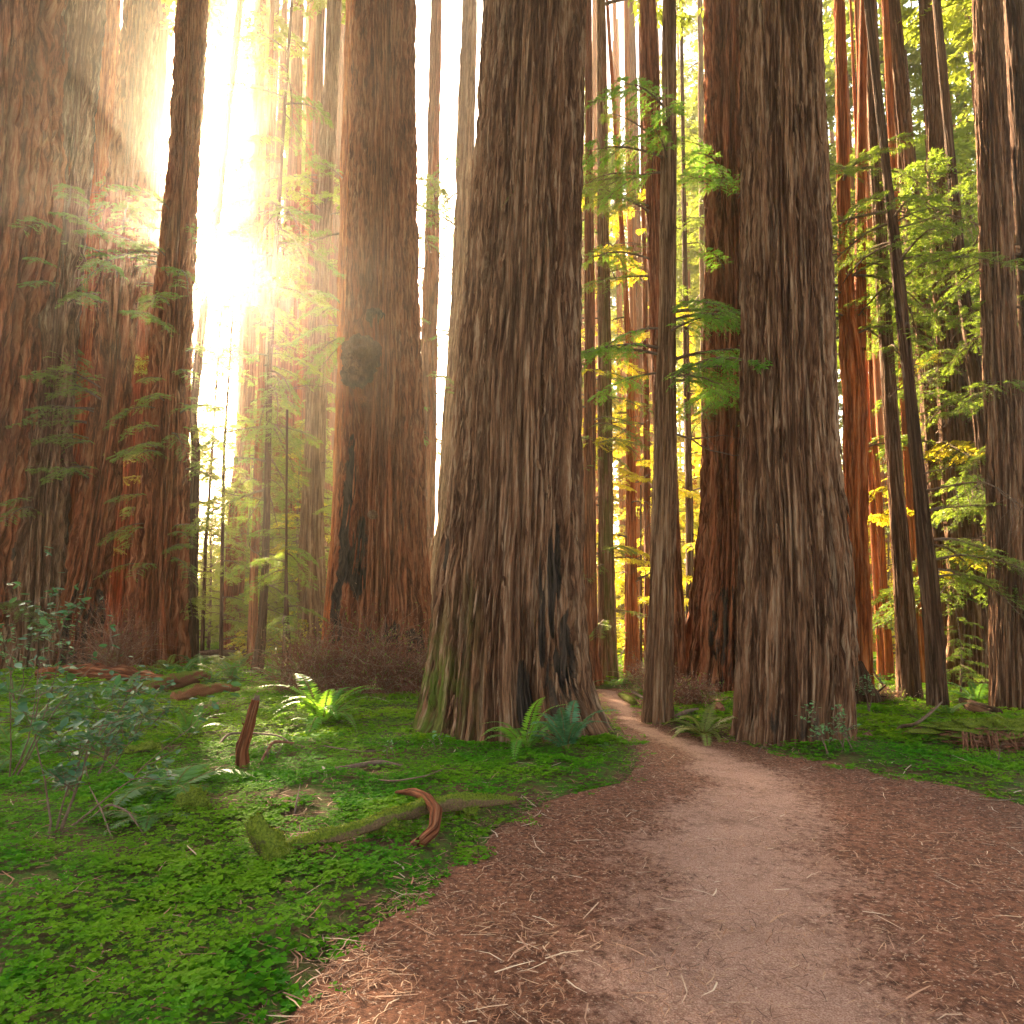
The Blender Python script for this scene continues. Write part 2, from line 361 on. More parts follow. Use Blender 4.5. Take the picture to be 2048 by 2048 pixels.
def branch_mesh(name, leaf, **kw): return gen_branch(**kw).mesh(name, [WOOD, leaf], False)
NEAR = [branch_mesh('branch', LM['conifer'], seed=i, ntw=24, nl=13, ll=.05, lw=.014, droop=.3+.12*i) for i in range(4)]
NEARG = [branch_mesh('branch', LM['sun_gold'], seed=40+i, ntw=22, nl=8, ll=.085, lw=.035) for i in range(3)]
SPRAY = [branch_mesh('branch', LM['spray'], seed=44+i, ntw=26, nl=14, ll=.05, lw=.016, droop=.4+.12*(i-1)) for i in range(3)]
NEARY = [branch_mesh('branch', LM['yellow'], seed=i, ntw=20, nl=9, ll=.07, lw=.022) for i in range(20,22)]
MID = [branch_mesh('branch', LM['conifer'], seed=10+i, ntw=20, nl=8, ll=.085, lw=.024, droop=.3+.1*i) for i in range(4)]
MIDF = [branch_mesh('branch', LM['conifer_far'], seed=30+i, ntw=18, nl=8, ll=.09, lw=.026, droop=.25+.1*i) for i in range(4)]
def gen_dead(seed, L=2.0):
    rng = np.random.default_rng(seed); b = MB()
    def grow(p, d, l, r, lev):
        n = 9; u = np.linspace(0,1,n); P = [p]
        for i in range(n-1):
            d = unit(d + rng.normal(0,.16,3) + np.array([0,0,-.06])); P.append(P[-1] + d*l/(n-1))
        P = np.array(P); b.add(*tube(P, r*(1-.85*u), 4 if lev else 5, False), 0)
        if lev < 2:
            for k in range(5-lev*2):
                f = rng.integers(2, n-1); grow(P[f], unit(d + rng.normal(0,.7,3)), l*rng.uniform(.25,.5), r*.5, lev+1)
    grow(np.zeros(3), np.array([1,0,.1]), L, .022, 0)
    return b.mesh('dead_branch', [WOOD])
DEAD = [gen_dead(50+i) for i in range(4)]
def gen_crown(seed, H=22.0, Rm=3.6, nb=60, leaf='conifer_far'):
    rng = np.random.default_rng(seed); bb = MB()
    protos = [gen_branch(seed*7+k, L=2.0, ntw=12, nl=6, ll=.17, lw=.055, sub=True, wood=(k==0)) for k in range(4)]
    pr = []
    for p in protos:
        pr.append((np.vstack(p.V), np.vstack(p.F), np.concatenate(p.M)))
    for i in range(nb):
        f = rng.uniform(0,1)**.9; z = f*H; r = Rm*(math.sin(math.pi*min(.98,(.18+.82*(1-f))*.72))**1.0)*rng.uniform(.6,1.15)
        V, Fq, M = pr[rng.integers(4)]; a = rng.uniform(0, 2*math.pi); s = max(.25, r/2.0)
        ca, sa = math.cos(a), math.sin(a); el = rng.uniform(-.1,.35)
        X = V*s; X = np.stack([X[:,0]*math.cos(el)-X[:,2]*math.sin(el), X[:,1]*1.3, X[:,0]*math.sin(el)+X[:,2]*math.cos(el)],1)
        X = np.stack([X[:,0]*ca-X[:,1]*sa, X[:,0]*sa+X[:,1]*ca, X[:,2]+z],1)
        bb.V.append(X); bb.F.append(Fq+bb.n); bb.M.append(M); bb.n += len(X)
    return bb.mesh('crown', [WOOD, LM[leaf]], False)
CROWNS = [gen_crown(61+i, nb=60, Rm=3.4+.5*i) for i in range(3)]
CROWN_GOLD = [gen_crown(81+i, H=12, nb=60, Rm=3.0, leaf='sun_gold') for i in range(2)]
CROWN_LOW = [gen_crown(71+i, H=12, nb=46, Rm=2.6) for i in range(3)]

# ------------------------------------------------------------------ trunks
RNG = np.random.default_rng(11)
TRUNKS = {}
def make_trunk(key, label, base_y, prof, bark, n=90, dz=.10, top=30.0, depth=.035, ks=1.0, moss=None, char=(), flute=.05, bumps=(), Yoverride=None, cat='tree', kind='redwood_tree', front=.72, seed=None, rootflare=.10, topr=.5):
    prof = sorted(prof, key=lambda r: -r[0])
    y0, l0, r0 = prof[0]
    Yf = gp((l0+r0)/2, base_y)[1] if Yoverride is None else Yoverride
    Rb = (r0-l0)/2/F*Yf; Y0 = Yf + Rb*.85
    rows = []
    for (py, l, r) in prof:
        a = wp(l, py, Y0); b = wp(r, py, Y0); rows.append(((a[2]+b[2])/2, (a[0]+b[0])/2, (b[0]-a[0])/2))
    rows = np.array(sorted(rows)); 
    zt, cx, rr = rows[-1]; dzz = rows[-1,0]-rows[-2,0]; sl_ = (rows[-1,1]-rows[-2,1])/max(.3,dzz)
    ztop = max(top, zt+2)
    zs_ = np.concatenate([rows[:,0], [ztop]]); cs_ = np.concatenate([rows[:,1], [cx+np.clip(sl_,-.08,.08)*(ztop-zt)]]); rs_ = np.concatenate([rows[:,2], [max(.03, rr*topr)]])
    bx = float(np.interp(0, zs_, cs_)); bz = gz(bx, Y0)
    zvis = min(ztop, wp(1024, -60, Y0)[2])
    z = np.concatenate([np.arange(-.35, zvis, dz), np.linspace(zvis, ztop, 14)[(1 if zvis < ztop-.5 else 13):]])
    # angle samples: denser on the side that faces the camera
    nf = int(n*front); th = np.concatenate([np.linspace(-math.pi, 0, nf, endpoint=False), np.linspace(0, math.pi, n-nf, endpoint=False)])
    TH, Z = np.meshgrid(th, z)
    C = np.interp(z, zs_, cs_)[:,None]; Rr = np.interp(z, zs_, rs_)
    if len(z) > 12:
        k = np.hanning(7); k /= k.sum(); Rr = np.convolve(np.pad(Rr, 3, 'edge'), k, 'valid')
    Rr = Rr[:,None]; sd_ = (seed if seed is not None else len(TRUNKS)*17+3)
    R0 = float(np.interp(2.0, zs_, rs_)); U = np.cos(TH)*R0; Vv = np.sin(TH)*R0
    wz = .035*pn(U*1.3, Vv*1.3, Z*.3, sd_); wz2 = .035*pn(U*1.3, Vv*1.3, Z*.3+40, sd_)
    k1 = 1/(.155*ks); k2 = 1/(.07*ks)
    n1 = pn((U+wz)*k1, (Vv+wz2)*k1, Z*k1*.04, sd_); n2 = pn((U+wz)*k2, (Vv+wz2)*k2, Z*k2*.045, sd_+1)
    f1 = 1-np.exp(-(np.abs(n1)/.13)**1.5); f2 = 1-np.exp(-(np.abs(n2)/.13)**1.4)
    pl = pn(U*k1*1.4, Vv*k1*1.4, Z*k1*.35, sd_+2)
    f = np.clip(.62*f1+.38*f2, 0, 1)
    disp = depth*(2.6*(f-.75) + .3*pl) + depth*.5*pn(U*k2*2.2, Vv*k2*2.2, Z*k2*.35, sd_+3)
    fl = flute*(1+2.2*np.exp(-np.maximum(Z,0)/1.1))*Rr*pn(np.cos(TH)*1.7+C*0, np.sin(TH)*1.7, Z*.12, sd_+4)
    toe = rootflare*Rr*np.exp(-np.maximum(Z,0)/.28)*(.4+.9*np.abs(pn(np.cos(TH)*3.2, np.sin(TH)*3.2, 0, sd_+5))*2)
    Rad = Rr + disp*np.minimum(1, Rr/.25) + fl + toe
    X = C + Rad*np.cos(TH); Yw = Y0 + Rad*np.sin(TH)
    mo = np.zeros_like(X); ch = np.zeros_like(X)
    if moss is not None:
        side, zmax, amt = moss      # side angle in radians, height, amount
        dth = np.abs((TH-side+math.pi) % (2*math.pi)-math.pi)
        mo = amt*sstep(1.25, .3, dth)*sstep(zmax, zmax*.35, Z + .8*pn(U*2, Vv*2, Z*.8, sd_+6))
    for (px, py, sx, sy, am) in char:
        q = wp(px, py, Y0-.5*Rb); gsh = ((X-q[0])/(sx/F*Y0))**2 + ((Z-q[2])/(sy/F*Y0))**2 + 1.1*pn(U*5, Vv*5, Z*.8, sd_+8)
        gsh = np.where(np.sin(TH) < .2, gsh, 9); g_ = sstep(1.15, .55, gsh)*am
        ch = np.maximum(ch, g_); 
        Rad2 = -g_*(.05+.05*pn(U*9, Vv*9, Z*3, sd_+9))*min(1, Rb); X = X + Rad2*np.cos(TH); Yw = Yw + Rad2*np.sin(TH)
    for (px, py, sx, sy, am) in bumps:
        q = wp(px, py, Y0-.5*Rb); gsh = ((X-q[0])/(sx/F*Y0))**2 + ((Z-q[2])/(sy/F*Y0))**2
        g_ = np.exp(-gsh)*np.where(np.sin(TH) < .1, 1, 0)*am*(1+.5*pn(U*6, Vv*6, Z*6, sd_)); X = X + g_*np.cos(TH); Yw = Yw + g_*np.sin(TH)
    Vx = np.stack([X-bx, Yw-Y0, Z-bz], -1).reshape(-1,3); nn = len(th)
    i = np.arange(len(z)-1)[:,None]*nn; j = np.arange(nn)[None]; j2 = (j+1) % nn
    Fq = np.stack([i+j, i+j2, i+nn+j2, i+nn+j], -1).reshape(-1,4)
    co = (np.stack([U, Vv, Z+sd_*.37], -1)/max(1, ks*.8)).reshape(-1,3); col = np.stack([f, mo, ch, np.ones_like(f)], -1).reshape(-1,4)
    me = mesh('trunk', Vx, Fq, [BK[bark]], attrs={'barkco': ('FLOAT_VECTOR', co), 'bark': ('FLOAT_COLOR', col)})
    root = thing(kind, label, cat, (bx, Y0, bz))
    tr = obj('trunk', me, root)
    T = dict(root=root, Y=Y0, bz=bz, bx=bx, c=lambda zz: float(np.interp(zz, zs_, cs_)), r=lambda zz: float(np.interp(zz, zs_, rs_)), top=ztop)
    TRUNKS[key] = T; return T
def add_branches(key, y0, y1, cnt, meshes, smin=.6, smax=1.1, az=None, name='branch', spread=math.pi, tilt=(-.25,.25), rng=RNG, label=None):
    T = TRUNKS[key]
    za = wp(1024, y1, T['Y'])[2]; zb = wp(1024, y0, T['Y'])[2]
    for i in range(cnt):
        z = rng.uniform(za, zb); a = (rng.uniform(-math.pi, math.pi) if az is None else az + rng.uniform(-spread, spread))
        r = T['r'](z)*.9; s = rng.uniform(smin, smax)
        o = obj(name, meshes[rng.integers(len(meshes))], T['root'], (T['c'](z)-T['bx']+r*math.cos(a), r*math.sin(a), z-T['bz']),
                (rng.uniform(-.35,.35), rng.uniform(*tilt), a), (s, s*rng.choice([-1,1])*rng.uniform(.8,1.1), s))
def add_crown(key, z0, H, Rs=1.0, meshes=CROWNS, base=22.0, rng=RNG):
    T = TRUNKS[key]
    zc = z0
    obj('crown', meshes[rng.integers(len(meshes))], T['root'], (T['c'](z0+H*.3)-T['bx'], 0, zc-T['bz']), (0,0,rng.uniform(0,6.28)), (Rs,Rs,H/base))

mt = make_trunk
# --- the giants
mt('A', 'broad brown giant redwood at the path bend, mossy left edge, charred streak low', 1490,
   [(1485,836,1212),(1440,848,1199),(1366,860,1177),(1293,868,1169),(1147,882,1162),(1040,895,1161),(920,906,1159),(775,914,1157),(557,936,1158),(341,952,1159)],
   'brown', n=430, dz=.028, top=40, depth=.06, moss=(-math.pi*.93, 2.3, 1.0), flute=.06, rootflare=.12,
   char=[(1106,1150,14,115,.95),(1130,1290,18,70,.8),(1082,1230,10,120,.75),(1050,1410,20,90,.8),(1110,1400,40,80,.55),(888,1120,8,50,.8)])
mt('C', 'massive brown redwood trunk standing right where the path widens, bare foot', 1497,
   [(1490,1480,1696),(1440,1483,1696),(1300,1485,1700),(1147,1487,1692),(1040,1488,1683),(920,1488,1668),(775,1488,1662),(557,1487,1653),(341,1488,1644)],
   'brown', n=360, dz=.03, top=40, depth=.042, ks=.8, flute=.04, rootflare=.08, char=[(1600,1440,60,40,.4)])
mt('C2', 'dark trunk fused behind the right flank of the massive path-side redwood', 1412,
   [(1408,1640,1719),(1385,1640,1717),(1293,1636,1709),(1147,1628,1699),(1040,1615,1684),(920,1600,1669),(775,1592,1660),(341,1575,1640)],
   'dark', n=140, dz=.06, top=30, depth=.05)
mt('B', 'giant redwood with lumpy burls and a fire-blackened left side, brush round its foot', 1388,
   [(1380,642,872),(1320,652,862),(1220,662,857),(1147,668,851),(1040,677,844),(920,685,842),(775,690,838),(557,697,832),(341,705,829)],
   'red', n=340, dz=.05, top=42, depth=.10, ks=1.25, flute=.08,
   char=[(690,1080,14,170,1),(700,960,14,80,.8),(720,1130,20,90,.7),(800,1300,60,60,.6),(680,1230,25,70,.8)],
   bumps=[(738,735,34,44,.16),(722,760,24,24,.10),(752,655,26,24,.22),(726,668,14,14,.14),(735,810,14,10,.1),(690,1190,20,60,.15)])
mt('D', 'wide deeply furrowed redwood clump behind the fern, tight beside the massive path-side trunk', 1395,
   [(1390,1368,1540),(1330,1374,1540),(1220,1384,1540),(1147,1397,1535),(1040,1405,1530),(920,1411,1525),(775,1414,1520),(557,1417,1512),(341,1416,1505)],
   'red', n=280, dz=.05, top=38, depth=.10, ks=1.25, flute=.14, char=[(1440,1260,40,100,.5)])
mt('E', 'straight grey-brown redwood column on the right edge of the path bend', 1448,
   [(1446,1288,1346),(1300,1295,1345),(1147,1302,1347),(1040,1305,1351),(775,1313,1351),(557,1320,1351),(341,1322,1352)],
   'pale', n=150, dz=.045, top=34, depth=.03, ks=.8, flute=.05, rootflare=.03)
mt('E2', 'leaning red-brown trunk half hidden behind the straight path-edge column', 1390,
   [(1385,1322,1377),(1220,1328,1367),(1147,1325,1362),(1040,1320,1357),(775,1305,1345),(341,1291,1325)], 'red', n=90, dz=.07, top=34, depth=.04)
mt('J1', 'enormous redwood cut by the left border of the picture, slanting ridges of bark', 1352,
   [(1345,-330,50),(1250,-320,52),(1020,-290,64),(840,-270,84),(640,-250,97),(552,-245,110),(341,-225,127)],
   'red', n=420, dz=.06, top=50, depth=.25, ks=2.0, flute=.15, char=[(20,1150,40,160,.7)])
mt('J2', 'brown redwood tucked behind the enormous left-border trunk, round knot high up', 1342,
   [(1338,10,122),(1250,20,118),(1040,45,122),(840,70,133),(700,80,143),(552,92,153),(341,110,173)],
   'brown', n=190, dz=.08, top=50, depth=.16, ks=1.7, flute=.16, bumps=[(140,510,10,14,.25)])
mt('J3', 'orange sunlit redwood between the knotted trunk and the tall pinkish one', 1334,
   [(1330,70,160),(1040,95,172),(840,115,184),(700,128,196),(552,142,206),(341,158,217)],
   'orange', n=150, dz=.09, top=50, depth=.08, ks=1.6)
mt('J4', 'tall pinkish-brown redwood leaning right, closing the cluster of giants on the left', 1338,
   [(1334,88,192),(1250,105,196),(1147,135,208),(1040,158,221),(840,188,248),(700,198,260),(552,208,268),(341,227,285)],
   'red', n=190, dz=.08, top=55, depth=.17, ks=1.8, flute=.2, char=[(170,1260,40,90,.6)])
mt('K', 'reddish hazy redwood seen through the gap left of the twin-stemmed giant', 1318,
   [(1310,206,276),(1100,222,284),(920,242,300),(785,254,308),(341,290,322)], 'red', n=80, dz=.16, top=50, depth=.06, ks=2)
mt('L', 'tall twin-ridged redwood hiding the sun, sprays of needles across its middle', 1336,
   [(1332,262,370),(1250,267,367),(1147,272,368),(1040,286,371),(840,304,374),(700,312,378),(552,322,384),(341,340,391)],
   'red', n=240, dz=.08, top=55, depth=.16, ks=1.7, flute=.2)
mt('I3', 'slanting slim redwood just right of the twin-ridged giant', 1326,
   [(1325,358,396),(1160,362,393),(1030,374,396),(900,385,399),(830,378,392),(740,387,402),(650,396,411),(525,415,429),(400,428,444)], 'dark', n=64, dz=.14, top=34, depth=.05, ks=1.6)
mt('I4', 'broad far redwood veiled in green mist, left of the slim branchy tree', 1312,
   [(1308,446,488),(1200,449,487),(1000,462,495),(850,478,505),(700,488,510),(552,497,515),(341,504,522)], 'red', n=72, dz=.18, top=50, depth=.06, ks=2.2)
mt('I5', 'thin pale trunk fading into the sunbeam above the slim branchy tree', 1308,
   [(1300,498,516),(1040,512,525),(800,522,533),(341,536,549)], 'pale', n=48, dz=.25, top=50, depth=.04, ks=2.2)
mt('I2', 'slim dark tree with drooping layered branches standing in the mossy clearing', 1352,
   [(1347,500,527),(1290,511,531),(1160,522,537),(1030,527,541),(900,530,542),(704,536,546),(552,543,553),(341,558,565)], 'dark', n=80, dz=.09, top=24, depth=.03, ks=1.2, kind='conifer_tree')
mt('I2b', 'dark red trunk close behind the slim branchy tree', 1334,
   [(1330,494,516),(1160,499,514),(1030,506,521),(900,511,526),(704,519,530),(341,530,540)], 'red', n=64, dz=.14, top=40, depth=.04, ks=1.6)
mt('P1', 'thin leaning pole of a sapling, farther left of two in the mist', 1322, [(1320,400,408),(1100,408,414),(900,422,427),(860,425,429)], 'dark', n=20, dz=.3, top=15, depth=.01, kind='sapling', topr=.3)
mt('P2', 'thin upright pole of a sapling, nearer right of two in the mist', 1328, [(1326,438,446),(1100,441,448),(900,445,451),(793,453,457)], 'dark', n=20, dz=.3, top=13, depth=.01, kind='sapling', topr=.3)
mt('P3', 'short mossy dead stem rising before the dry brush at the clearing edge', 1390, [(1388,562,586),(1300,565,582),(1256,567,579),(1150,569,575),(1000,571,575)], 'dark', n=48, dz=.07, top=4.6, depth=.025, kind='dead_stem', topr=.2, moss=(-1.6,2,.7))
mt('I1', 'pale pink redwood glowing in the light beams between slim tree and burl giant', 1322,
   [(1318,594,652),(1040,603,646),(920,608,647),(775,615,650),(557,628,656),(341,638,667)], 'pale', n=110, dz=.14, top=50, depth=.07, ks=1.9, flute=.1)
mt('I8', 'faint slender trunk in the bright mist left of the pale pink redwood', 1302, [(1298,570,586),(1000,577,589),(600,588,598),(341,594,602)], 'red', n=40, dz=.3, top=50, depth=.04, ks=2.5)
mt('H3', 'orange-edged trunk half hidden by the left side of the burl giant', 1332,
   [(1330,640,672),(1220,650,672),(1040,664,684),(775,673,694),(557,676,700),(341,681,706)], 'orange', n=90, dz=.12, top=50, depth=.05, ks=1.7)
mt('H1', 'misty green-tufted redwood in the bright gap beside the burl giant', 1326,
   [(1320,850,880),(1147,848,868),(1040,843,869),(775,842,873),(557,847,877),(341,854,878)], 'red', n=80, dz=.14, top=50, depth=.05, ks=1.8)
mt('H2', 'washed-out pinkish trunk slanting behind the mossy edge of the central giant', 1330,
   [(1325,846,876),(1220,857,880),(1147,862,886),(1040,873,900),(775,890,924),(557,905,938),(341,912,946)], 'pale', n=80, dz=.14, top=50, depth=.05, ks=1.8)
mt('G1', 'dark red straight trunk directly right of the central giant', 1374,
   [(1370,1162,1206),(1300,1165,1195),(1147,1164,1192),(1040,1166,1191),(775,1169,1191),(341,1170,1186)], 'red', n=90, dz=.09, top=36, depth=.035, ks=1.1)
mt('G2', 'greenish lichen-covered trunk beside the dark red one, twiggy sprays on it', 1369,
   [(1365,1192,1238),(1300,1196,1233),(1147,1196,1229),(1040,1197,1226),(775,1196,1223),(341,1195,1216)], 'pale', n=90, dz=.09, top=36, depth=.03, ks=1.1, moss=(-1.4, 14, .6))
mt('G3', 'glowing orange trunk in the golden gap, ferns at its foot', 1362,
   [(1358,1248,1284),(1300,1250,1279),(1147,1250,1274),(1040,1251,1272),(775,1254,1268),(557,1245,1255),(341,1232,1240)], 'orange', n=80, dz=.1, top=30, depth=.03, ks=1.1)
mt('G4', 'pencil-thin pole in the golden gap beside the glowing orange trunk', 1352, [(1350,1277,1285),(1200,1279,1284),(1110,1280,1283)], 'dark', n=16, dz=.3, top=5, depth=.01, kind='sapling', topr=.3)
mt('G5', 'narrow red trunk against the left side of the path-edge column', 1352,
   [(1350,1288,1303),(1147,1288,1302),(775,1286,1298),(341,1281,1289)], 'red', n=48, dz=.15, top=34, depth=.03, ks=1.4)
mt('F', 'slender dark trunk in the yellow gap before the furrowed clump', 1345,
   [(1340,1370,1390),(1147,1372,1387),(1040,1372,1387),(775,1367,1380),(341,1363,1371)], 'dark', n=48, dz=.12, top=34, depth=.02, ks=1.2)
mt('F2', 'pale slim trunk against the left edge of the furrowed clump', 1325, [(1320,1405,1416),(1040,1404,1413),(775,1402,1412),(341,1397,1409)], 'pale', n=40, dz=.25, top=40, depth=.03, ks=1.8)
mt('M1', 'double redwood whose two stems join, right flank flaming orange near the ground', 1404,
   [(1400,1705,1744),(1293,1704,1741),(1147,1696,1738),(1040,1693,1733),(920,1690,1732),(775,1685,1731),(690,1681,1722),(640,1680,1712),(552,1678,1704),(341,1675,1697)], 'orange', n=130, dz=.07, top=34, depth=.035, ks=1.0)
_T = TRUNKS['M1']
mt('M2', 'grey-brown straight trunk leaning left, next right of the flaming pair', 1403,
   [(1400,1797,1842),(1293,1795,1833),(1147,1788,1822),(1040,1782,1812),(775,1764,1791),(552,1752,1776),(341,1741,1768)], 'brown', n=110, dz=.07, top=30, depth=.022, ks=.8, flute=.03)
mt('M3', 'dark trunk crossing up left before the others, bent branch at its foot', 1421,
   [(1418,1857,1894),(1293,1853,1887),(1147,1840,1873),(1040,1833,1860),(920,1822,1845),(775,1809,1830),(552,1785,1808),(341,1765,1781)], 'dark', n=110, dz=.06, top=26, depth=.02, ks=.8, flute=.03)
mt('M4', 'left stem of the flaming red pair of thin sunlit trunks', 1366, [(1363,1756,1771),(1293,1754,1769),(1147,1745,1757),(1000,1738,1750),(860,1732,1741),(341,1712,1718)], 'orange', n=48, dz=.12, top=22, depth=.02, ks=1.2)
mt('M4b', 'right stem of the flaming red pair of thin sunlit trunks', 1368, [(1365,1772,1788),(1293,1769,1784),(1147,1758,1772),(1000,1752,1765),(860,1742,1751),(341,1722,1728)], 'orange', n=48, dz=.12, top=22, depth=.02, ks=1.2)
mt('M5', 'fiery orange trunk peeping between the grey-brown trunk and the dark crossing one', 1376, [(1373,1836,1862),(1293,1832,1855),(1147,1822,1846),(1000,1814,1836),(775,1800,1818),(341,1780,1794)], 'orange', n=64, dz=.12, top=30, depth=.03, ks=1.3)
mt('M6', 'shaggy mid-brown trunk with a bright ragged left edge behind the dark crossing one', 1374, [(1370,1880,1914),(1147,1872,1904),(1000,1860,1896),(775,1840,1878),(552,1818,1850),(341,1800,1830)], 'brown', n=90, dz=.1, top=36, depth=.04, ks=1.3)
mt('M7', 'stout redwood with fine vertical ribs behind the small leafy fir on the right', 1382,
   [(1378,1900,1974),(1293,1904,1969),(1147,1900,1962),(1040,1894,1955),(920,1888,1944),(775,1880,1930),(552,1868,1906),(341,1858,1892)], 'brown', n=140, dz=.08, top=40, depth=.05, ks=1.2, flute=.08)
mt('M8', 'dark crooked trunk leaning hard behind the right-hand columnar redwood', 1392, [(1388,1985,2012),(1147,1978,2004),(1040,1970,1995),(920,1956,1984),(775,1942,1968),(552,1912,1933),(341,1895,1912)], 'dark', n=60, dz=.1, top=26, depth=.025, ks=1.1)
mt('M9', 'columnar grey-brown redwood flecked with white lichen near the right border', 1428,
   [(1425,1985,2054),(1293,1985,2053),(1040,1982,2050),(775,1975,2036),(552,1967,2022),(341,1960,2013)], 'brown', n=170, dz=.05, top=34, depth=.03, ks=.8, flute=.04)
mt('M10', 'dark trunk mostly cut off by the right border of the picture', 1422, [(1418,2072,2130),(1040,2066,2115),(700,2046,2095),(552,2040,2085),(341,2030,2070)], 'dark', n=90, dz=.08, top=34, depth=.03, ks=.9)
mt('M11', 'reddish trunk glimpsed in the gap before the right border', 1378, [(1375,2056,2090),(1040,2050,2076),(775,2030,2050),(341,2012,2028)], 'red', n=60, dz=.12, top=36, depth=.03, ks=1.3)

# second stem of the double redwood
def stem(rows, Y0, R0col, base):
    P = []; rr = []
    for py, l, r in rows:
        a = wp(l, py, Y0); b = wp(r, py, Y0); P.append([(a[0]+b[0])/2, Y0, a[2]]); rr.append((b[0]-a[0])/2)
    P = np.array(P); s = np.linspace(0,1,60); z = np.linspace(P[0,2], P[-1,2], 60)
    P2 = np.stack([np.interp(z, P[:,2], P[:,0]), np.full(60, Y0), z], 1)-np.array(base); r2 = np.interp(z, P[:,2], rr)
    V, Fq = tube(P2, r2, 40, False)
    return V, Fq
V, Fq = stem([(700,1704,1731),(600,1708,1732),(552,1710,1731),(341,1713,1730),(-60,1722,1736)], _T['Y']+.05, 0, (_T['bx'], _T['Y'], _T['bz']))
ang = np.tile(np.linspace(0, 2*math.pi, 40, endpoint=False), 60); rid = .5+.5*pn(np.cos(ang)*3, np.sin(ang)*3, V[:,2]*.3, 5)
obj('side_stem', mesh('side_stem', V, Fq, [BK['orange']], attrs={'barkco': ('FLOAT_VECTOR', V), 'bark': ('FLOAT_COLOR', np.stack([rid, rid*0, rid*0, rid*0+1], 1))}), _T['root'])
# burls on the burl giant
def lump(seed, rx, ry, rz, mat, amp=.25, fr=2.2, nu=48, nv=32):
    u = np.linspace(0, 2*math.pi, nu, endpoint=False); v = np.linspace(.02, math.pi-.02, nv); Uu, Vv = np.meshgrid(u, v)
    d = np.stack([np.sin(Vv)*np.cos(Uu), np.sin(Vv)*np.sin(Uu), np.cos(Vv)], -1)
    k = 1 + amp*pn(d[...,0]*fr, d[...,1]*fr, d[...,2]*fr, seed) + amp*.4*pn(d[...,0]*fr*3, d[...,1]*fr*3, d[...,2]*fr*3, seed+1)
    P = (d*k[...,None]*np.array([rx,ry,rz])).reshape(-1,3)
    i = np.arange(nv-1)[:,None]*nu; j = np.arange(nu)[None]; j2 = (j+1) % nu
    Fq = np.stack([i+j, i+nu+j, i+nu+j2, i+j2], -1).reshape(-1,4)
    fcol = np.clip(.5+pn(P[:,0]*9, P[:,1]*9, P[:,2]*9, seed), 0, 1)
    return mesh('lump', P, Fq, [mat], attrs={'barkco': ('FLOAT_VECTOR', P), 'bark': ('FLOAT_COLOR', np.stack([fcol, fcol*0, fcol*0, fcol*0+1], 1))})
TB = TRUNKS['B']
def on_front(T, px, py, out_=.0):
    q = wp(px, py, T['Y']-.6*T['r'](5)); c = T['c'](q[2]); r = T['r'](q[2]); dx = np.clip((q[0]-c)/r, -.95, .95)
    return np.array([c+r*dx-T['bx'], -r*math.sqrt(1-dx*dx)-out_, q[2]-T['bz']])
for sd_, px, py, s, mt_ in ((1,733,722,(.42,.40,.38),'dark'),(2,724,760,(.36,.34,.32),'dark'),(3,748,712,(.17,.14,.12),'pale'),(4,724,660,(.12,.1,.12),'red'),(5,757,650,(.22,.16,.22),'dark'),(6,754,1036,(.10,.1,.10),'pale'),(7,735,812,(.12,.08,.10),'red')):
    obj('burl', lump(sd_, *s, BK[mt_], .35, 2.2), TB['root'], tuple(on_front(TB, px, py, .20 if s[0] > .3 else .06)))
TJ = TRUNKS['J2']; obj('knot', lump(9, .18, .2, .32, BK['dark'], .4), TJ['root'], tuple(on_front(TJ, 140, 512)))
# snagged twig on the central giant
TA = TRUNKS['A']
pa, pb = on_front(TA, 1001, 440, .03), on_front(TA, 1030, 402, .02)
obj('snagged_twig', (lambda v: mesh('snagged_twig', v[0], v[1], [MOSSY]))(tube(np.linspace(pa, pb, 6)+RNG.normal(0,.006,(6,3)), np.linspace(.018,.006,6), 6)), TA['root'])
# loose bark strips standing off the giants
def strips(T, cnt, ymin, ymax, seed, lmin, lmax, bark):
    rng = np.random.default_rng(seed); b = []
    for i in range(cnt):
        py = rng.uniform(ymin, ymax); z = wp(1024, py, T['Y'])[2]; a = -math.pi/2 + rng.uniform(-1.3, 1.3); l = rng.uniform(lmin, lmax)
        u = np.linspace(0, 1, 7); rr = np.array([T['r'](z-l*k) for k in u]); cc = np.array([T['c'](z-l*k) for k in u])
        aa = a + rng.uniform(-.05,.05)*u; off = .005 + rng.uniform(.02,.06)*u**2
        P = np.stack([cc-T['bx']+(rr+off)*np.cos(aa), (rr+off)*np.sin(aa), z-l*u-T['bz']], 1)
        w = rng.uniform(.012,.03)*np.sin(np.pi*np.clip(u*.85+.12,0,1)); tv, tf = tube(P, w, 4)
        b.append((tv, tf))
    m_ = MB()
    for v, f_ in b: m_.add(v, f_)
    V = np.vstack(m_.V); c4 = np.tile([[1,0,0,1.]], (len(V),1))
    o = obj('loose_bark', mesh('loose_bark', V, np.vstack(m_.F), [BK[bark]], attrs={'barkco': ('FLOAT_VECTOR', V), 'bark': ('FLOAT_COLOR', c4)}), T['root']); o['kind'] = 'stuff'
strips(TRUNKS['A'], 150, 200, 1380, 1, .15, .7, 'brown'); strips(TRUNKS['C'], 90, 200, 1400, 2, .15, .7, 'brown'); strips(TRUNKS['D'], 50, 300, 1250, 3, .3, 1.0, 'red'); strips(TRUNKS['B'], 60, 200, 1200, 4, .3, 1.0, 'red')
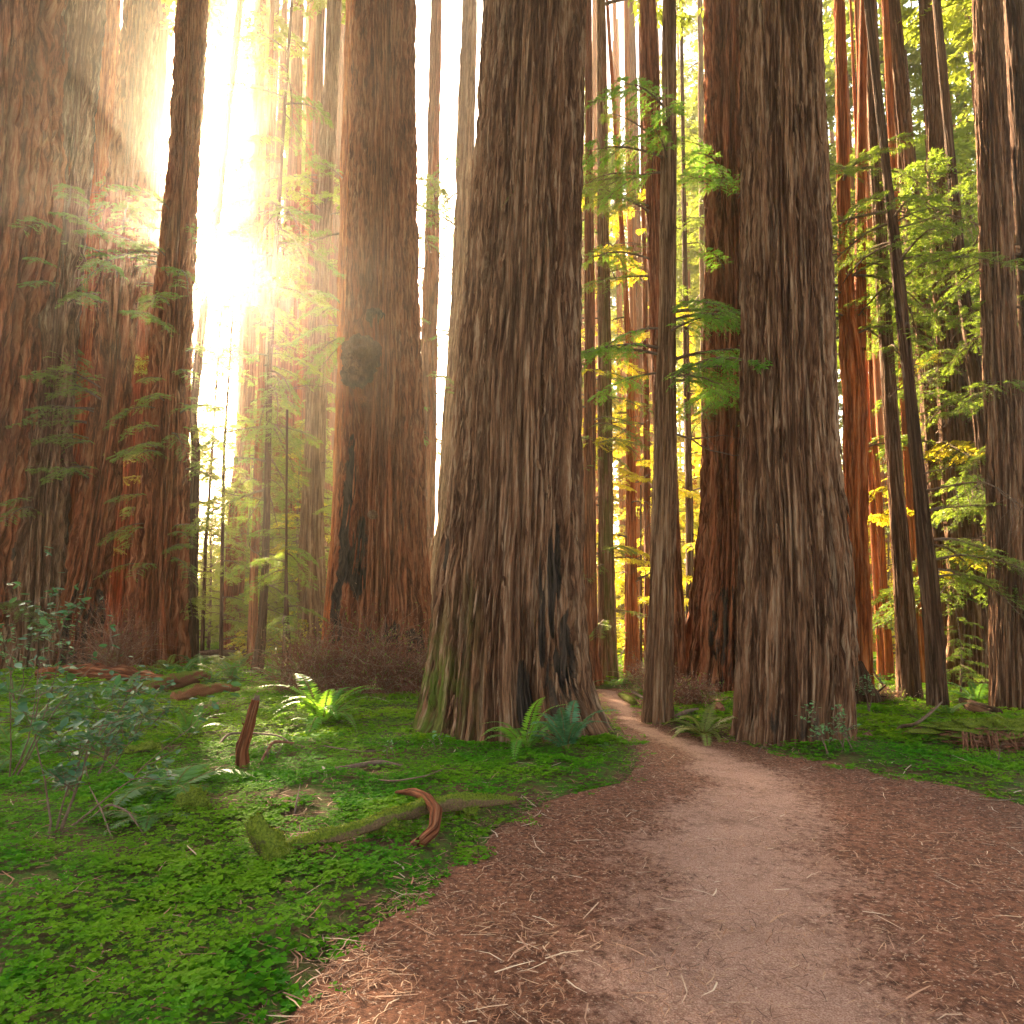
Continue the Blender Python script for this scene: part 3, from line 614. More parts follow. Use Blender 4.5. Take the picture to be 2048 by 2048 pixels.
#@@FOLIAGE
# ------------------------------------------------------------------ foliage on the main trees
FR = -math.pi/2
AB = add_branches
AB('J2', 380, 640, 5, NEAR, .7, 1.1, FR+.6, spread=.5); AB('J3', 360, 440, 3, NEAR, .6, .9, FR+.3, spread=.8)
AB('J4', 400, 640, 8, NEAR, .6, 1.1, FR, spread=1.0); AB('J4', 740, 980, 14, NEAR, .7, 1.2, FR-.5, spread=.6)
AB('J3', 640, 760, 3, NEAR, .6, 1.0, FR, spread=.7); AB('J2', 1000, 1250, 6, NEAR, .6, .9, FR+.3, spread=.5)
AB('L', 360, 640, 16, NEAR, .8, 1.4, FR, spread=1.6); AB('L', 640, 1000, 18, NEAR, .7, 1.3, FR+.5, spread=1.0); AB('L', 1040, 1220, 8, NEAR, .6, 1.0, FR, spread=1.0)
AB('L', 880, 960, 3, NEARY, .7, .9, math.pi, spread=.4); AB('K', 1080, 1160, 8, NEARY, .8, 1.1, FR, spread=1); AB('K', 800, 1300, 20, MID, .9, 1.5, None)
AB('I3', 380, 1250, 24, MIDF, .6, 1.2, None); AB('I2', 100, 1290, 44, NEAR, .6, 1.2, None, tilt=(.0,.5)); AB('I2b', 600, 1300, 12, MIDF, .7, 1.2, None)
AB('P1', 860, 1250, 16, MIDF, .4, .8, None); AB('P2', 800, 1280, 26, MIDF, .4, .9, None); AB('P3', 1000, 1330, 12, MID, .3, .6, None)
AB('I4', 500, 1250, 26, MIDF, .8, 1.5, None); AB('I1', 341, 1250, 24, MIDF, .7, 1.3, None); AB('I5', 341, 1200, 16, MIDF, .7, 1.4, None); AB('I8', 341, 1250, 18, MIDF, .7, 1.4, None)
AB('H3', 341, 800, 10, MID, .8, 1.3, None); AB('H1', 341, 900, 26, MID, .8, 1.4, None); AB('H2', 341, 700, 10, MID, .8, 1.3, None)
AB('G1', 560, 900, 10, NEAR, .5, .9, None); AB('G2', 400, 1340, 24, NEAR, .4, .7, None); AB('G2', 700, 1340, 12, NEARG, .4, .7, None); AB('G3', 341, 1250, 20, NEARG, .5, 1.0, None); AB('G5', 341, 1100, 12, NEARG, .5, .9, None); AB('G1', 341, 520, 5, SPRAY, .4, .8, None)
AB('E', 610, 770, 9, SPRAY, .7, 1.15, FR+.9, spread=.7, tilt=(-.05,.3)); AB('E', 630, 760, 4, SPRAY, .6, .9, math.pi, spread=.6); AB('E', 200, 420, 6, SPRAY, .5, .8, math.pi+.6, spread=.7)
AB('F', 341, 700, 14, NEAR, .4, .8, None); AB('F', 600, 1250, 18, NEARG, .4, .8, None); AB('D', 300, 560, 14, SPRAY, .5, .75, FR-.3, spread=.9); AB('D', 700, 880, 7, SPRAY, .6, .9, FR-.1, spread=.8)
AB('E2', 200, 560, 10, NEAR, .6, 1.0, math.pi, spread=.9); AB('F2', 341, 1200, 20, MID, .6, 1.1, None)
AB('M1', 341, 800, 26, NEAR, .5, 1.0, None); AB('M2', 380, 700, 7, NEAR, .4, .7, None); AB('M3', 341, 600, 12, NEAR, .5, .9, None); AB('M3', 950, 1180, 8, NEAR, .6, .9, FR+1.2, spread=.6)
AB('M6', 341, 1200, 20, MID, .7, 1.2, None); AB('M6', 700, 1250, 14, NEARG, .7, 1.1, None); AB('M7', 341, 1200, 34, MID, .7, 1.3, FR, spread=1.8); AB('M8', 341, 1200, 34, MID, .6, 1.1, None); AB('M5', 500, 1200, 16, MID, .5, .9, None)
AB('M11', 341, 1200, 30, MID, .6, 1.1, None); AB('M10', 341, 1000, 10, NEAR, .6, 1.0, math.pi, spread=.6)
for k, a, b, c in (('G1',400,1000,5),('G2',420,900,6),('G3',900,1200,5),('I2',380,1200,12),('I1',380,1100,8),('I3',380,900,8),('M1',380,700,5),('M2',600,900,4),('M3',450,1100,6),('M8',400,1000,8),('M6',450,900,4),('H1',380,900,5),('L',350,700,4),('J4',380,600,3),('E',800,900,1),('M9',350,420,1)):
    AB(k, a, b, c, DEAD, .5, 1.1, None, name='dead_branch')
# high crowns that close the view above
for k, z0, H, s in (('K',30,20,1.0),('L',32,22,1.0),('I4',28,20,.9),('I1',28,24,1.0),('H3',28,24,1.0),('J3',26,26,1.2),('J4',26,30,1.3),('G2',18,20,.9),('M7',18,22,.9),('M11',16,22,1.0)):
    add_crown(k, z0, H, s)
# ------------------------------------------------------------------ trees deeper in the forest
def far_trunk_mesh(seed):
    z = np.linspace(-.5, 50, 40); n = 20; th = np.linspace(0, 2*math.pi, n, endpoint=False); TH, Z = np.meshgrid(th, z)
    r = (1-.012*np.maximum(Z,0))*(1+.35*np.exp(-np.maximum(Z,0)/.9)); r = r + .10*pn(np.cos(TH)*5, np.sin(TH)*5, Z*.1, seed)
    X = r*np.cos(TH)+.5*pn(Z*.06, 0, 0, seed)*2; Y = r*np.sin(TH); V = np.stack([X*.4, Y*.4, Z], -1).reshape(-1,3)
    i = np.arange(len(z)-1)[:,None]*n; j = np.arange(n)[None]; j2 = (j+1) % n; Fq = np.stack([i+j, i+j2, i+n+j2, i+n+j], -1).reshape(-1,4)
    f = np.clip(.5+1.2*pn(np.cos(TH)*5, np.sin(TH)*5, Z*.1, seed), 0, 1).ravel()
    return V, Fq, f
FT = []
for sd_ in range(4):
    V, Fq, f = far_trunk_mesh(sd_+200)
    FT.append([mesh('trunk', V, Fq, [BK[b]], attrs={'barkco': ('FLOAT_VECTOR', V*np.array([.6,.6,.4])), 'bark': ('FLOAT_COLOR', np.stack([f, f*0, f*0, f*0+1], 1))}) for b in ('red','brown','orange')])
rng = np.random.default_rng(77)
taken = [(T['bx'], T['Y']) for T in TRUNKS.values()]
SHORT = {'J4':'pinkish leaning redwood','L':'twin-ridged giant','I3':'slanting slim redwood','I4':'broad misty redwood','I2':'slim branchy tree','I1':'pale pink redwood','B':'burl giant','H1':'green-tufted redwood','A':'central giant','G1':'dark red straight trunk','G2':'lichen-covered trunk','G3':'glowing orange trunk','E':'path-edge column','F':'slender dark trunk','D':'furrowed clump','C':'massive path-side trunk','M1':'double redwood','M4b':'flaming red pair','M2':'grey-brown leaning trunk','M3':'dark crossing trunk','M7':'stout ribbed redwood','M9':'columnar redwood','J1':'left border giant'}
def where(x, y, s):
    px = x/y*F+1024; L = sorted((TRUNKS[k]['c'](4)/TRUNKS[k]['Y']*F+1024, v) for k, v in SHORT.items())
    a = [v for q, v in L if q <= px][-1:]; b = [v for q, v in L if q > px][:1]
    sz = 'slight' if s < .6 else 'medium-sized' if s < 1.1 else 'big'
    dd = 'nearer' if y < 38 else 'distant' if y < 60 else 'farthest'
    return sz+' '+dd+' one, '+('right of the '+a[0] if a and (not b or abs(px-[q for q, v in L if v == a[0]][0]) < abs(px-[q for q, v in L if v == b[0]][0])) else 'left of the '+b[0])
def far_tree(x, y, s, crown_z, H, cs, label, group, low=None, lean=0.0, sun_gold=0.0, bark=None):
    z = gz(x, y); label = label if y < 20 else label+', '+where(x, y, s); tm = FT[rng.integers(4)][rng.integers(3) if bark is None else bark[rng.integers(len(bark))]]
    root = thing('forest_tree', label, 'tree', (x, y, z), group)
    root.rotation_euler = (lean*.3, lean, rng.uniform(0, 6.28))
    obj('trunk', tm, root, scale=(s, s, 1))
    if crown_z: obj('crown', CROWNS[rng.integers(3)], root, (0,0,crown_z), (0,0,rng.uniform(0,6.28)), (cs,cs,H/22))
    if low: obj('lower_crown', CROWN_GOLD[rng.integers(2)] if rng.random() < sun_gold else CROWN_LOW[rng.integers(3)], root, (0,0,low), (0,0,rng.uniform(0,6.28)), (cs*.9,cs*.9,rng.uniform(.9,1.3)))
    taken.append((x, y))
def scatter(n, xr, dr, fn, mind):
    k = 0; tries = 0
    while k < n and tries < n*40:
        tries += 1; px = rng.uniform(*xr); D = rng.uniform(*dr); x = (px-1024)/F*D
        if abs(px-405) < 26 and n < 30: continue
        if min((x-a)**2+(D-b)**2 for a, b in taken) < mind**2: continue
        fn(x, D); k += 1
scatter(12, (-150,640), (42,75), lambda x, D: far_tree(x, D, rng.uniform(.5,1.5), rng.uniform(18,28), rng.uniform(18,26), rng.uniform(.8,1.1), 'hazy tree in the sunlit mist', 'far trees in the sunlit mist', rng.choice([None, None, 4.0])), 3.0)
scatter(18, (1130,1500), (38,80), lambda x, D: far_tree(x, D, rng.uniform(.3,.9), rng.uniform(16,24), rng.uniform(16,26), rng.uniform(.8,1.1), 'backlit tree in the golden gap', 'far trees in the golden gap', rng.choice([.5, 3.0, 6.0]), sun_gold=.85), 2.4)
scatter(15, (1640,2250), (28,75), lambda x, D: far_tree(x, D, rng.uniform(.3,1.1), rng.uniform(9,20), rng.uniform(18,28), rng.uniform(.9,1.3), 'tree in the green backdrop', 'far trees in the green backdrop', rng.choice([None, 1.0, 4.0, 7.0]), sun_gold=.45), 2.4)
scatter(14, (-200,620), (80,130), lambda x, D: far_tree(x, D, rng.uniform(.8,1.6), rng.uniform(14,26), rng.uniform(26,36), rng.uniform(1.5,2.0), 'tall tree dissolving in the glare', 'distant trees in the glare'), 3.5)
scatter(15, (445,665), (30,50), lambda x, D: far_tree(x, D, rng.uniform(.6,1.5), None, 0, 1, 'bare bole in mist', 'bare boles in the mist', bark=(0,0,2)), 1.6)
scatter(16, (1150,1420), (24,60), lambda x, D: far_tree(x, D, rng.uniform(.3,.75), None, 0, 1, 'orange bole in golden gap', 'orange boles in the golden gap', bark=(2,2,0)), 1.3)
scatter(14, (1690,2060), (24,50), lambda x, D: far_tree(x, D, rng.uniform(.3,.8), None, 0, 1, 'reddish bole in backdrop', 'reddish boles in the backdrop', bark=(2,0,1)), 1.3)
# young leafy trees of the understory (countable, each its own)
def young_tree_mesh(seed, leaf):
    r2 = np.random.default_rng(seed); bb = MB(); H = 6.0
    zz = np.linspace(0, H, 12); bb.add(*tube(np.stack([.06*np.sin(zz+seed), .05*np.cos(zz*1.3), zz], 1), .05*(1-zz/H*.9), 6, False), 0)
    pr = [gen_branch(seed*5+k, L=2.0, ntw=16, nl=7, ll=.10, lw=.032) for k in range(3)]; pr = [(np.vstack(p.V), np.vstack(p.F), np.concatenate(p.M)) for p in pr]
    for i in range(26):
        f = .08+.9*i/26; V, Fq, M = pr[r2.integers(3)]; a = r2.uniform(0, 6.28); s = (1.05-f)*.9*r2.uniform(.7,1.1)+.1
        X = V*s; X = np.stack([X[:,0]*math.cos(a)-X[:,1]*math.sin(a), X[:,0]*math.sin(a)+X[:,1]*math.cos(a), X[:,2]+f*H], 1)
        bb.V.append(X); bb.F.append(Fq+bb.n); bb.M.append(M); bb.n += len(X)
    return bb
YT = []
for sd_ in (301, 302, 303):
    bb = young_tree_mesh(sd_, 'conifer'); V = np.vstack(bb.V); Fq = np.vstack(bb.F); M = np.concatenate(bb.M)
    YT.append((mesh('stem', V, Fq[M==0], [WOOD]), [mesh('foliage', V, Fq[M==1], [LM[q]], smooth=False) for q in ('conifer','conifer_far','sun_gold')]))
def young(x, y, s, far, label, group=None):
    label = label+', '+where(x, y, s) if group else label; a, fs = YT[rng.integers(3)]; root = thing('young_fir', label, 'young tree', (x, y, gz(x, y)-.02), group, rot=(0,0,rng.uniform(0,6.28)), scale=(s,s,s))
    obj('stem', a, root); obj('foliage', fs[int(far)], root); taken.append((x, y))
scatter(46, (380,660), (27,55), lambda x, D: young(x, D, rng.uniform(.7,2.2), 1+(rng.random()<.12), 'young conifer in green mist', 'young conifers in the green mist'), .9)
scatter(66, (1130,1480), (26,70), lambda x, D: young(x, D, rng.uniform(.6,2.0), 1+(rng.random()<.8), 'young yellow-lit tree beyond the path', 'young conifers beyond the path bend'), .9)
scatter(44, (1690,2200), (20,55), lambda x, D: young(x, D, rng.uniform(.3,1.4), rng.choice([1,1,2,2]), 'young conifer in the thicket', 'young conifers in the right thicket'), .9)
scatter(20, (-100,400), (29,50), lambda x, D: young(x, D, rng.uniform(.5,1.3), True, 'young conifer in the shade', 'young conifers between the left giants'), .9)
q = gp(1925, 1395); young(q[0], q[1], .42, False, 'small leafy fir with flat layered sprays before the stout ribbed redwood')
q = gp(1760, 1372); young(q[0]-.1, q[1]-1, .12, False, 'tiny conifer seedling at the foot of the flaming red pair')

# ------------------------------------------------------------------ ferns
def frond_mesh(seed, mat, npn=24, w=.13, arch=.55, narrow=False):
    r2 = np.random.default_rng(seed); b = MB(); u = np.linspace(0, 1, 12)
    P = np.stack([u*.82, r2.uniform(-.08,.08)*u**2, .62*u-arch*u**2.4], 1)
    b.add(*tube(P, .007*(1-u*.8), 3, False), 0)
    f = np.linspace(.12, .99, npn); pt = np.stack([np.interp(f, u, P[:,k]) for k in range(3)], 1); T = unit(np.gradient(pt, axis=0))
    prof = np.sin(np.clip(f*.93+.07, 0, 1)**.75*math.pi)**.6*w*(1.15-f*.35)
    up = np.array([0,0,1.]); Sd = unit(np.cross(T, up)); Nn = np.cross(Sd, T)
    for sg in (-1, 1):
        d = sg*Sd + T*.35 - Nn*.15 + r2.normal(0, .06, (npn,3)); b.add(*rhombi(pt, d, Nn + sg*Sd*.2 + r2.normal(0,.15,(npn,3)), prof, .034, .1, .3), 1)
    return b.mesh('frond', [RACHIS, mat], False)
FRD = {k: [frond_mesh(s, LM[m_], 26, .12, .5+.12*(s%3)) for s in range(4)] for k, m_ in (('g','fern'),('y','fern_yellow'),('b','fern_blue'),('s','spray'))}
FRW = [frond_mesh(30+s, LM['fern'], 30, .24, .5) for s in range(3)]
def fern(px, py, L, n, label, kind='g', group=None, lift=(.1,.9), meshes=None, az=None):
    x, y = gh(px, py); root = thing('sword_fern', label, 'fern', (x, y, gz(x, y)+.0), group); ms = meshes or FRD[kind]
    for i in range(n):
        a = i*2*math.pi/n + rng.uniform(-.25,.25) if az is None else az + rng.uniform(-.9,.9)
        s = L*rng.uniform(.65,1.1)
        obj('frond', ms[rng.integers(len(ms))], root, (0,0,0), (rng.uniform(-.2,.2), -rng.uniform(*lift)+.35, a), (s,s,s))
fern(1050,1503,.95,12,'bright green sword fern at the foot of the central giant, left of a bluish one','s',lift=(.35,1.15))
fern(1134,1502,.95,11,'bluish green sword fern nestled under the charred streak of the central giant','b',lift=(.35,1.15))
fern(1216,1500,.28,7,'tuft of small fern at the right toe of the central giant by the path')
fern(645,1452,1.35,20,'big bushy sword fern with brown stems on the moss before the burl giant','s',lift=(.2,1.0))
fern(378,1478,.72,7,'upright light green fern left of the broken post','g',lift=(.5,1.1))
fern(345,1585,.85,9,'wide lacy fern spreading flat over the sorrel before the upright light one',meshes=FRW,lift=(.0,.35))
fern(300,1640,.6,6,'low lacy fern tip beside the mossy stone',meshes=FRW,lift=(0,.3))
fern(60,1450,.95,11,'dark sword fern on the left border behind the blue-leaved shrub')
fern(135,1420,.9,11,'arching sword fern right of the one on the left border')
fern(215,1402,.95,13,'tall sword fern standing before the long red fallen log')
fern(285,1440,.8,11,'pale-tipped sword fern beside the sunlit patch of sorrel','y')
fern(40,1530,.7,9,'low sword fern in deep shade at the left border')
fern(205,1475,.7,10,'sword fern with drooping fronds behind the shrub leaves')
fern(1405,1472,.85,12,'yellow-green fern lit by sun between path-edge column and massive trunk','y')
fern(1238,1374,.75,9,'small bright fern at the far bend of the path, left of its twin','g')
fern(1268,1370,.9,12,'spreading yellowish fern at the foot of the glowing orange trunk','y')
fern(1690,1440,.35,6,'little fern beside the massive trunk on the right','b')
fern(1895,1432,.55,8,'soft fern at the foot of the dark crossing trunk')
fern(2030,1462,.5,9,'fern crest on the root mound at the right border','y')
for i, (px, py, L) in enumerate(((335,1346,1.1),(365,1352,1.0),(400,1340,1.2),(430,1346,1.1),(462,1358,1.0),(545,1362,1.1),(575,1350,1.0),(420,1368,.8),(310,1396,.8),(480,1338,1.2),(385,1332,1.2),(250,1385,.8),(560,1340,1.1),(1955,1405,.8),(1760,1388,.6))):
    fern(px, py, L, 10, 'sword fern in the distant band, '+('left part, ' if px < 380 else 'middle part, ' if px < 470 else 'right part, ' if px < 600 else 'far right side of the grove, ')+('back row' if py < 1350 else 'front row'), 'g' if i % 3 else 'y', 'ferns in the distant band')
for i, (px, py) in enumerate(((100,1500),(20,1490),(170,1440),(250,1462),(90,1388),(30,1400),(160,1392))):
    fern(px, py, rng.uniform(.5,.75), 9, 'shaded fern in the undergrowth at the lower left, '+('on the border' if px < 60 else 'a step in from the border' if px < 120 else 'under the middle shrub' if px < 200 else 'by the dangling blue leaves')+(', back' if py < 1430 else ', front'), 'b' if i % 3 == 0 else 'g', 'ferns in the shaded undergrowth')

# ------------------------------------------------------------------ shrubs with separate leaves
def leaf_mesh(mat, name='leaf', w=.5):
    s = np.array([0,.25,.55,.8,1.]); ww = np.array([.0,.8,1,.6,0])*w*.5; V = []; 
    for a, b in zip(s, ww): V += [[a,-b,.10*b/w], [a,0,-.04*math.sin(a*3)], [a,b,.10*b/w]]
    Fq = []
    for i in range(4): Fq += [[i*3,i*3+3,i*3+4,i*3+1],[i*3+1,i*3+4,i*3+5,i*3+2]]
    return mesh(name, np.array(V), np.array(Fq), [mat])
LF_D, LF_L, LF_Y = leaf_mesh(LM['shrub']), leaf_mesh(LM['shrub_light']), leaf_mesh(LM['fern_yellow'])
def shrub(px, py, Hpx, label, nst, nleaf, ll, lean, lmesh, spread=.5, seed=0, name='shrub', topbias=.35):
    r2 = np.random.default_rng(seed); x, y = gh(px, py); H = Hpx/F*y; root = thing(name, label, 'shrub', (x, y, gz(x, y)-.02)); b = MB(); tips = []
    def grow(p, d, l, r, lev):
        n = 8; P = [p]
        for i in range(n-1):
            d = unit(d + r2.normal(0,.13,3) + np.array([0,0,.03])); P.append(P[-1]+d*l/(n-1))
        P = np.array(P); b.add(*tube(P, r*(1-.75*np.linspace(0,1,n)), 5 if lev == 0 else 4, False), 0)
        if lev >= 1:
            for i in range(2, n): tips.append((P[i], d))
        if lev < 2:
            for k in range(5 if lev == 0 else 3):
                i = r2.integers(2 if lev else 3, n); grow(P[i], unit(d*.6 + r2.normal(0,.65,3)*np.array([1,1,.45])), l*r2.uniform(.3,.5), r*.5, lev+1)
    for s in range(nst): grow(np.array([r2.normal(0,.03), r2.normal(0,.03), 0]), unit(np.array([lean+r2.normal(0,.25)*spread*2, r2.normal(0,.2), 1])), H*r2.uniform(.7,1), .009, 0)
    obj('stems', b.mesh('stems', [WOOD]), root)
    for i in range(nleaf):
        p, d = tips[r2.integers(len(tips))]
        if p[2] < H*topbias*r2.uniform(.2,1): continue
        a = r2.uniform(0, 6.28); l = ll*r2.uniform(.7,1.25)
        obj('leaf', lmesh, root, tuple(p+r2.normal(0,.008,3)), (r2.normal(0,.4), r2.normal(.1,.35), a), (l,l,l))
    return root
shrub(110,1678,330,'dark shrub with bluish oval leaves on thin crossing stems, lower left foreground',5,290,.085,.25,LF_D,.9,1)
shrub(20,1560,330,'tall shrub with grey-blue leaves reaching in from the left border',4,280,.085,.35,LF_D,.7,2)
shrub(250,1480,120,'low shrub whose blue leaves dangle before the pale-tipped fern',4,220,.08,.5,LF_D,.9,3)
shrub(30,1300+110,170,'green leafy shrub against the enormous trunk at the left border',4,220,.09,.1,LF_L,.7,4)
shrub(185,1560,150,'dense low shrub of dark oval leaves right of the crossing-stem shrub',5,260,.07,.2,LF_D,.9,12)
shrub(1660,1508,110,'spindly light green sapling in front of the massive trunk on the right',2,90,.05,-.35,LF_L,.5,5)
shrub(1692,1503,70,'low bush of pale leaves at the right toe of the massive trunk',3,110,.045,.1,LF_L,.8,6)
shrub(1738,1428,90,'leafy bush in the gap right of the massive trunk',3,120,.05,.1,LF_L,.8,7)
shrub(550,1518,32,'tiny broad-leaved seedling pushing through sorrel left of the central giant',2,9,.05,0,LF_L,.6,8,'seedling')
shrub(785,1520,32,'tiny bluish seedling on the mossy hump before the central giant',2,10,.05,0,LF_L,.6,9,'seedling')
shrub(878,1502,32,'small pale seedling at the mossy toe of the central giant',2,10,.05,0,LF_L,.6,10,'seedling')
shrub(1998,1530,60,'bare little stem of a seedling on the right-hand moss',1,6,.03,0,LF_Y,.5,11,'seedling')

# ------------------------------------------------------------------ dry brush
DRY = plain('dry_twigs', (.12,.038,.022), (.25,.10,.06), 30); DRY2 = plain('dry_twigs_pale', (.2,.12,.085), (.33,.21,.15), 30)
def brush(px0, px1, py0, py1, label, seed, n=520, green=500, mossy=False):
    r2 = np.random.default_rng(seed); x, y = gh((px0+px1)/2, py1); Wd = (px1-px0)/F*y; Hh = (py1-py0)/F*y
    root = thing('dry_brush', label, 'brush', (x, y, gz(x, y))); b = MB(); b2 = MB(); LP = []
    for i in range(n):
        a = r2.normal(0,.25)*Wd; p = np.array([a, r2.normal(0,.2), r2.uniform(0,.5)**1.5*Hh]); d = unit(np.array([r2.normal(0,.55), r2.normal(0,.4), r2.uniform(.3,1.1)]))
        l = Hh*r2.uniform(.3,.8); P = [p]
        for k in range(6):
            d = unit(d + r2.normal(0,.28,3)+np.array([0,0,-.10])); q = P[-1]+d*l/6; q[2] = max(q[2], -.02); P.append(q)
        P = np.array(P); (b if r2.random() < .75 else b2).add(*tube(P, r2.uniform(.0035,.009)*(1-.7*np.linspace(0,1,7)), 3, False), 0); LP.append(P[3:])
    LP = np.vstack(LP)
    o = obj('twig_tangle', b.mesh('twig_tangle', [DRY]), root); o['kind'] = 'stuff'; o = obj('pale_twigs', b2.mesh('pale_twigs', [DRY2]), root); o['kind'] = 'stuff'
    c = LP[r2.integers(0, len(LP), 2600)] + r2.normal(0,.05,(2600,3)); dd = r2.normal(0,1,(2600,3))+np.array([0,0,-.6])
    V, Fq = rhombi(c, dd, r2.normal(0,1,(2600,3)), r2.uniform(.03,.09,2600), .012); o = obj('dead_needles', mesh('dead_needles', V, Fq, [LITTER], smooth=False), root); o['kind'] = 'stuff'
    if green:
        c = LP[r2.integers(0, len(LP), green)] + r2.normal(0,.06,(green,3)); V, Fq = rhombi(c, r2.normal(0,1,(green,3)), r2.normal(0,.5,(green,3))+np.array([0,0,1]), r2.uniform(.05,.10,green), .022)
        o = obj('green_sprigs', mesh('green_sprigs', V, Fq, [LM['conifer']], smooth=False), root); o['kind'] = 'stuff'
brush(570,690,1190,1390,'tall heap of dry brown brush left of the burl giant',1)
brush(690,800,1170,1392,'tangle of dead twigs and needles in front of the burl giant',2,650,700)
brush(800,870,1230,1385,'reddish dry brush wedged between burl giant and central giant',3,350,200)
brush(190,262,1170,1345,'dark dead brush in the hollow between the left giants',4,420,200)
brush(1350,1420,1330,1410,'low dry brush at the foot of the furrowed clump',5,260,150)
brush(1285,1310,1290,1385,'reddish dry shoot beside the narrow red trunk',6,120,50)
brush(1725,1800,1370,1400,'small dead brush in the gap right of the massive trunk',7,120,200)

# ------------------------------------------------------------------ dead wood
FUZZ = leaf_mat('moss_fuzz', (.06,.10,.01), (.16,.20,.02), (.25,.30,.02), .35, .8, .05)
def fuzz(root, V, seed, n, l=.016):
    r2 = np.random.default_rng(seed+500); c = V.mean(0); P = V[r2.integers(0, len(V), n)] + r2.normal(0,.004,(n,3)); zt = np.percentile(V[:,2], 35)
    nb = pn(P[:,0]*7, P[:,1]*7, P[:,2]*7, seed); P = P[(P[:,2] > zt-.05) & (nb > -.18)]; m_ = len(P)
    Vf, Ff = rhombi(P, r2.normal(0,1,(m_,3))+np.array([0,0,.9]), r2.normal(0,1,(m_,3)), r2.uniform(.6,1.6,m_)*l, .006)
    o = obj('moss_fuzz', mesh('moss_fuzz', Vf, Ff, [FUZZ], smooth=False), root); o['kind'] = 'stuff'
def logw(name, label, pts, rad, mat, cat, sides=20, seg=60, amp=.15, seed=1, stub=(), ragged=True):
    P = np.array(pts, float); s = np.linspace(0, 1, len(P)); u = np.linspace(0, 1, seg)
    Q = np.stack([np.interp(u, s, P[:,k]) for k in range(3)], 1)
    kk = np.hanning(9); kk /= kk.sum()
    Q = np.stack([np.convolve(np.pad(Q[:,k], 4, 'edge'), kk, 'valid') for k in range(3)], 1); r = np.interp(u, np.linspace(0,1,len(rad)), rad)
    V, Fq = tube(Q, r, sides); n = seg+2; Vr = V.reshape(n, sides, 3); cen = np.vstack([Q[:1], Q, Q[-1:]])[:,None]
    ang = np.linspace(0, 2*math.pi, sides, endpoint=False)[None]; uu = np.linspace(0, 1, n)[:,None]*seg*.12
    k = 1 + amp*pn(np.cos(ang)*1.6, np.sin(ang)*1.6, uu, seed) + amp*.8*pn(np.cos(ang)*5, np.sin(ang)*5, uu*.8, seed+1)
    V = (cen+(Vr-cen)*k[...,None]).reshape(-1,3); base = Q[0]
    arc = np.linspace(0, 1, n)[:,None]*np.linalg.norm(Q[-1]-Q[0]); rr3 = max(.08, float(np.mean(r))); LC = np.stack(np.broadcast_arrays(np.cos(ang)*rr3, np.sin(ang)*rr3, arc+seed), -1).reshape(-1,3)
    root = thing(name, label, cat, tuple(base), me=mesh(name, V-base, Fq, [mat], attrs={'barkco': ('FLOAT_VECTOR', LC), 'bark': ('FLOAT_COLOR', np.tile([[.8,0,0,1]], (len(V),1)))}))
    if mat in (MOSSY, MOSS): fuzz(root, V-base, seed, 5000 if mat is MOSSY else 3500)
    for (a, d, l, r_) in stub:
        i = int(a*(seg-1)); d = unit(np.array(d, float)); w = np.linspace(0,1,6)
        vv, ff = tube(Q[i]-base+w[:,None]*d*l + np.array([0,0,.1])*l*(w[:,None]**2), r_*(1-.6*w), 7); obj('stub', mesh('stub', vv, ff, [mat]), root)
    return root
def G3(px, py, h=0.0):
    x, y = gh(px, py); return [x, y, gz(x, y)+h]
def splinters(root, p, d, rad, n, l, mat, seed=0):
    r2 = np.random.default_rng(seed+900); d = unit(np.array(d, float)); b = MB()
    for i in range(n):
        o_ = unit(np.cross(d, r2.normal(0,1,3)))*rad*r2.uniform(.2,.95); q = np.array(p)+o_; dd = unit(d+r2.normal(0,.16,3)); w = np.linspace(0,1,4)
        b.add(*tube(q+w[:,None]*dd*l*r2.uniform(.3,1)-dd*.02, rad*.28*(1-.9*w), 4), 0)
    o = obj('splinters', b.mesh('splinters', [mat], False), root); o['kind'] = 'stuff'
y_ = gh(482,1533)[1]
bp_ = logw('broken_post', 'weathered leaning broken post of red-brown wood standing in the sorrel', [[*wp(484,1545,y_)[:2],-.15], wp(484,1500,y_), wp(498,1450,y_), wp(512,1398,y_)], [.075,.068,.055,.042], BK['red'], 'post', 24, 60, .28, 3,
     stub=((.62,(-.8,-.3,.9),.09,.016),(.3,(-.9,-.3,.8),.09,.02)))
pt = np.array(wp(512,1398,y_))-np.array([*wp(484,1545,y_)[:2],-.15]); splinters(bp_, pt, (.1,0,1), .04, 14, .07, WOOD, 1)
logw('mossy_branch', 'long pale branch with moss pads lying across the sorrel in the foreground', [G3(552,1712,.03), G3(640,1702,.08), G3(720,1686,.10), G3(790,1664,.12), G3(850,1646,.12), G3(930,1634,.12), G3(1035,1618,.07)], [.045,.048,.05,.05,.06,.06,.02], MOSSY, 'branch', 20, 80, .3, 5)
logw('mossy_stub', 'thick moss-covered stub jutting up left at the near end of the long branch', [G3(566,1730,-.04), G3(548,1716,.06), wp(524,1676,gh(545,1718)[1]), wp(503,1636,gh(545,1718)[1])], [.09,.08,.068,.05], MOSS, 'branch stub', 22, 40, .3, 6)
logw('curved_root', 'smooth reddish curved root lying over the long mossy branch', [G3(838,1702,.05), G3(868,1688,.09), G3(872,1668,.16), G3(852,1640,.17), G3(824,1616,.13), G3(790,1604,.08)], [.036,.042,.044,.038,.030,.012], BK['red'], 'root', 20, 60, .2, 7)
logw('root_end', 'dark splintered end of reddish wood beside the curved root', [G3(816,1700,.02), G3(838,1692,.03), G3(858,1684,.03)], [.012,.03,.02], REDWOOD, 'root', 12, 20, .3, 8)
